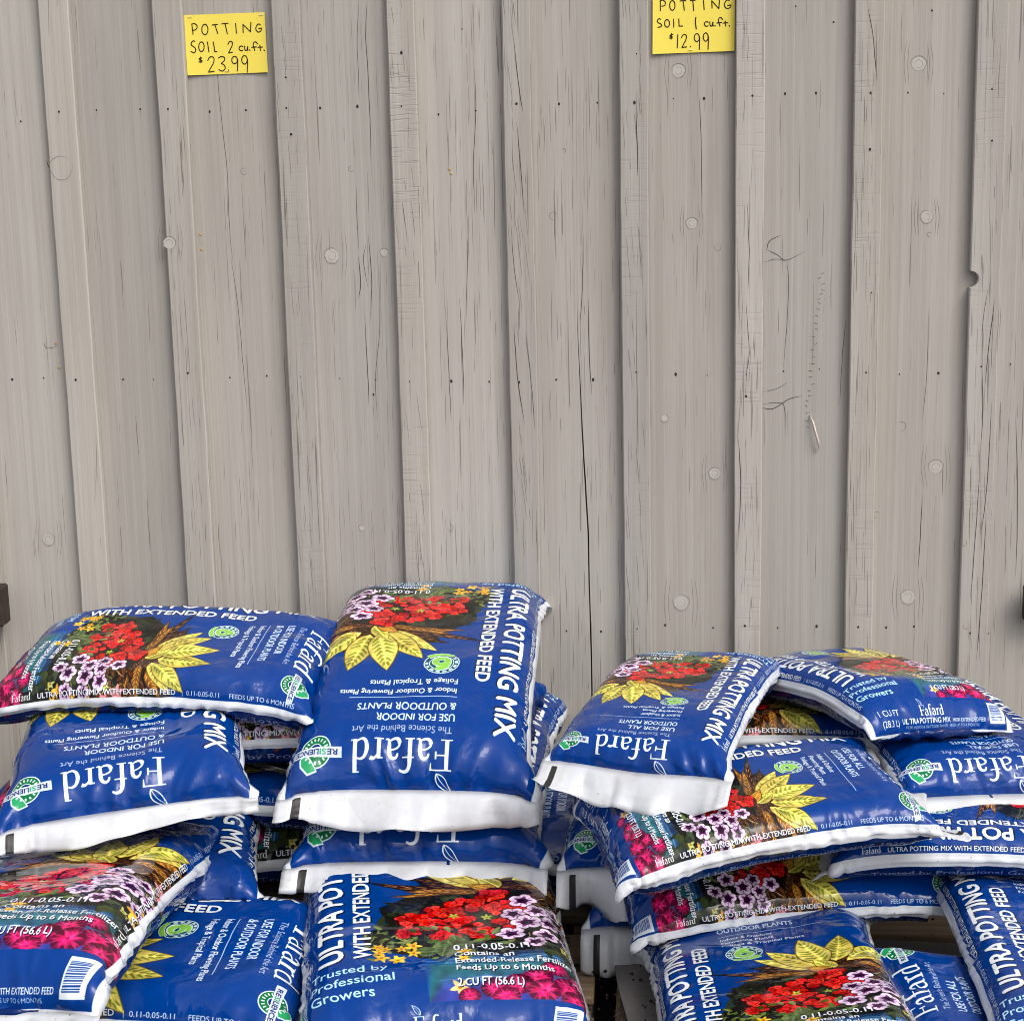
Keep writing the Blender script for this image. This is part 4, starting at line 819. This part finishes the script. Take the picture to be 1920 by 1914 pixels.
POSE={'C3':(-0.401, -0.8918, 0.245, 0.1788, 0.0067, 0.0166, 0.0688, -0.0501, 0.0054),
'L4':(-0.9508, -1.0032, 0.2158, -1.5886, -0.0008, 0.0485, -0.0183, -0.0412, 0.0209),
'L3':(-1.0124, -1.0486, 0.3441, -0.0074, -0.1477, -0.0729, 0.0537, -0.0147, 0.0217),
'C2':(-0.435, -0.41, 0.36, 3.13, -0.03, 0.02, 0.03, 0.0, 0.03),
'M3':(-0.5, -0.42, 0.24, -1.57, 0, 0, 0, 0.0, 0.03),
'M2':(-0.92, -0.42, 0.34, -1.57, 0, 0, 0, 0.0, 0.03),
'M1':(-0.63, -0.45, 0.475, -1.56, 0, 0, -0.06, 0.0, 0.03),
'L2':(-1.0099, -0.54, 0.4956, 3.3774, -0.0197, 0.0757, -0.0099, 0.0352, 0.0411),
'C1':(-0.4569, -0.4087, 0.578, 3.1587, -0.1616, -0.0069, 0.0133, 0.0071, 0.1416),
'L1':(-0.9516, -0.5039, 0.592, -1.6118, 0.0088, 0.1324, -0.085, -0.1399, 0.0419),
'R1':(0.0083, -0.7185, 0.5805, 2.9072, -0.0275, 0.0569, -0.0829, -0.0178, 0.0407),
'R2':(0.3393, -0.5059, 0.5586, 0.5013, -0.0744, 0.1119, -0.0675, -0.0618, 0.0315),
'R3':(0.1244, -0.9604, 0.4904, -1.3203, 0.099, 0.0742, -0.0025, -0.1907, 0.0321),
'R3b':(0.19, -0.45, 0.472, -1.57, 0.0, 0.0, 0.0, 0.0, 0.03),
'R4':(0.4923, -0.5115, 0.4694, 3.3387, 0.0169, -0.0332, 0.0252, -0.0129, 0.0223),
'R6':(0.1829, -0.8214, 0.3333, -1.3566, 0.0119, 0.2684, -0.0499, -0.0571, 0.0247),
'R5':(0.5354, -0.8234, 0.4053, 1.521, 0.0057, -0.0213, -0.0601, -0.1007, 0.0401),
'R7':(0.1621, -1.2138, 0.2692, 0.0654, -0.1054, -0.1278, 0.1313, -0.074, 0.0013),
'R9':(0.6155, -1.1418, 0.3162, 0.0186, -0.0234, 0.0384, 0.0631, 0.0099, 0.0192),
'R8':(0.6254, -1.2132, 0.217, 1.678, 0.2409, -0.0551, 0.0044, -0.0191, 0.0051),
'RE1':(-0.0175, -0.5308, 0.3436, 3.1457, 0.0053, -0.0058, -0.0089, 0.0, 0.03),
'RE2':(0.0339, -0.5474, 0.2403, 3.1139, 0.0096, -0.0189, -0.0057, 0.0, 0.03),
'L5':(-0.985, -0.5, 0.29, 3.3, 0.0, 0.0, 0.0, 0.0, 0.03)}
BAGS=[ # key, size, seed, template, wrinkles, flap lengths, droop, bend, curl, group, label
('C3',2,31,0,1.,(.10,.07),(.6,1.1),.06,0.,GL,'upright blue bag filling the bottom centre, whole flower print in view'),
('L4',2,32,1,1.,(.10,.06),(1.,1.),.06,0.,GL,'bag lying sideways with NG MIX FEED lettering, under the bottom left flower bag'),
('L3',2,33,2,1.2,(.08,.10),(.6,1.15),.08,0.,GL,'upright flower bag at the bottom left corner, barcode end facing out'),
('L5',2,34,3,1.,(.04,.06),(1.,1.),.05,0.,GL,'shaded bag wedged behind the bottom left flower bag, right flank showing'),
('C2',2,35,1,1.1,(.15,.06),(.62,1.),.06,.5,GL,'bag under the tall centre bag, crumpled white flap with black bar in front'),
('M3',2,36,2,1.,(.08,.08),(1.,1.),.05,0.,GL,'shaded bag with grey white fold in the gap below the tall centre bag'),
('M2',2,37,3,1.,(.10,.06),(1.,1.),.05,0.,GL,'shaded bag far back in the gap left of the tall centre bag, thin white strip'),
('M1',2,38,0,1.4,(0,.06),(1.,1.),.05,0.,GL,'bag lying crosswise behind the tall centre bag, white side band peeping out'),
('L2',2,39,2,1.,(.085,.06),(.9,1.),.06,0.,GL,'upside down bag at the left edge, between sideways top bag and lower flower bag'),
('C1',2,40,3,1.1,(.12,0),(1.0,1.),.06,.1,GL,'tall upside down bag on top at the centre, wide white flap along its front'),
('L1',2,41,1,1.,(0,.06),(1.,1.),.05,0.,GL,'bag lying sideways on top at far left, flowers reaching the left edge'),
('R8',1,51,1,1.,(.10,.06),(1.,1.),.05,0.,GR,'dark blue sideways bag at bottom right, its wordmark running up from the bottom edge'),
('RE2',1,52,2,1.,(.22,.06),(1.15,1.),.05,0.,GR,'lower of the two shaded upside down bags beside the gap, broad grey flap'),
('R7',1,53,0,1.,(.10,.06),(.6,1.),.05,0.,GR,'upright flower bag at the bottom of the right stack, green ring badge in view'),
('R9',1,54,3,1.,(.10,.06),(.7,1.),.05,0.,GR,'tilted upright bag cut by the bottom right corner, large POTTING lettering'),
('R6',1,55,1,.9,(.08,.0),(1.,1.35),.05,0.,GR,'sideways bag squeezed under another, slice of petunias above its white side band'),
('R5',1,56,2,.9,(.10,.08),(1.,1.),.05,0.,GR,'sideways bag at the right edge with Trusted by Professional Growers on its side'),
('RE1',1,57,3,1.,(.22,.06),(1.15,1.),.05,0.,GR,'upper of the two shaded upside down bags beside the gap, black bar on flap'),
('R3b',1,58,0,1.,(.08,.06),(1.,1.),.05,0.,GR,'bag lying crosswise at the back beneath the two top bags, blue sliver showing'),
('R3',1,59,1,.9,(.10,.0),(.8,1.35),.05,0.,GR,'sideways bag in mid stack, petunias and yellow leaves above its long white band'),
('R4',1,60,0,1.1,(.20,.06),(.9,1.),.05,.3,GR,'upside down bag at the right edge with twisted white flap, below the barcode bag'),
('R2',1,61,2,1.,(.06,0),(1.,1.1),.05,0.,GR,'rightmost top bag, printed barcode end facing forward, pink flowers behind'),
('R1',1,62,3,1.,(.19,0),(.95,1.),.06,.1,GR,'upside down bag on top in the right stack, wide white flap hanging in front'),
]
BAGS.sort(key=lambda b:POSE[b[0]][2])
FOLD={}
for key,size,seed,tm,wr_,fl_,dr_,bd_,cu_,g_,lb_ in BAGS: soil_bag(key,lb_,g_,size,POSE[key],seed,tm,wr_,fl_,dr_,cu_,FOLD.get(key,0),{'R2':(.30,26)}.get(key),{'R1':.26}.get(key,0),{'R2':.22}.get(key,0))
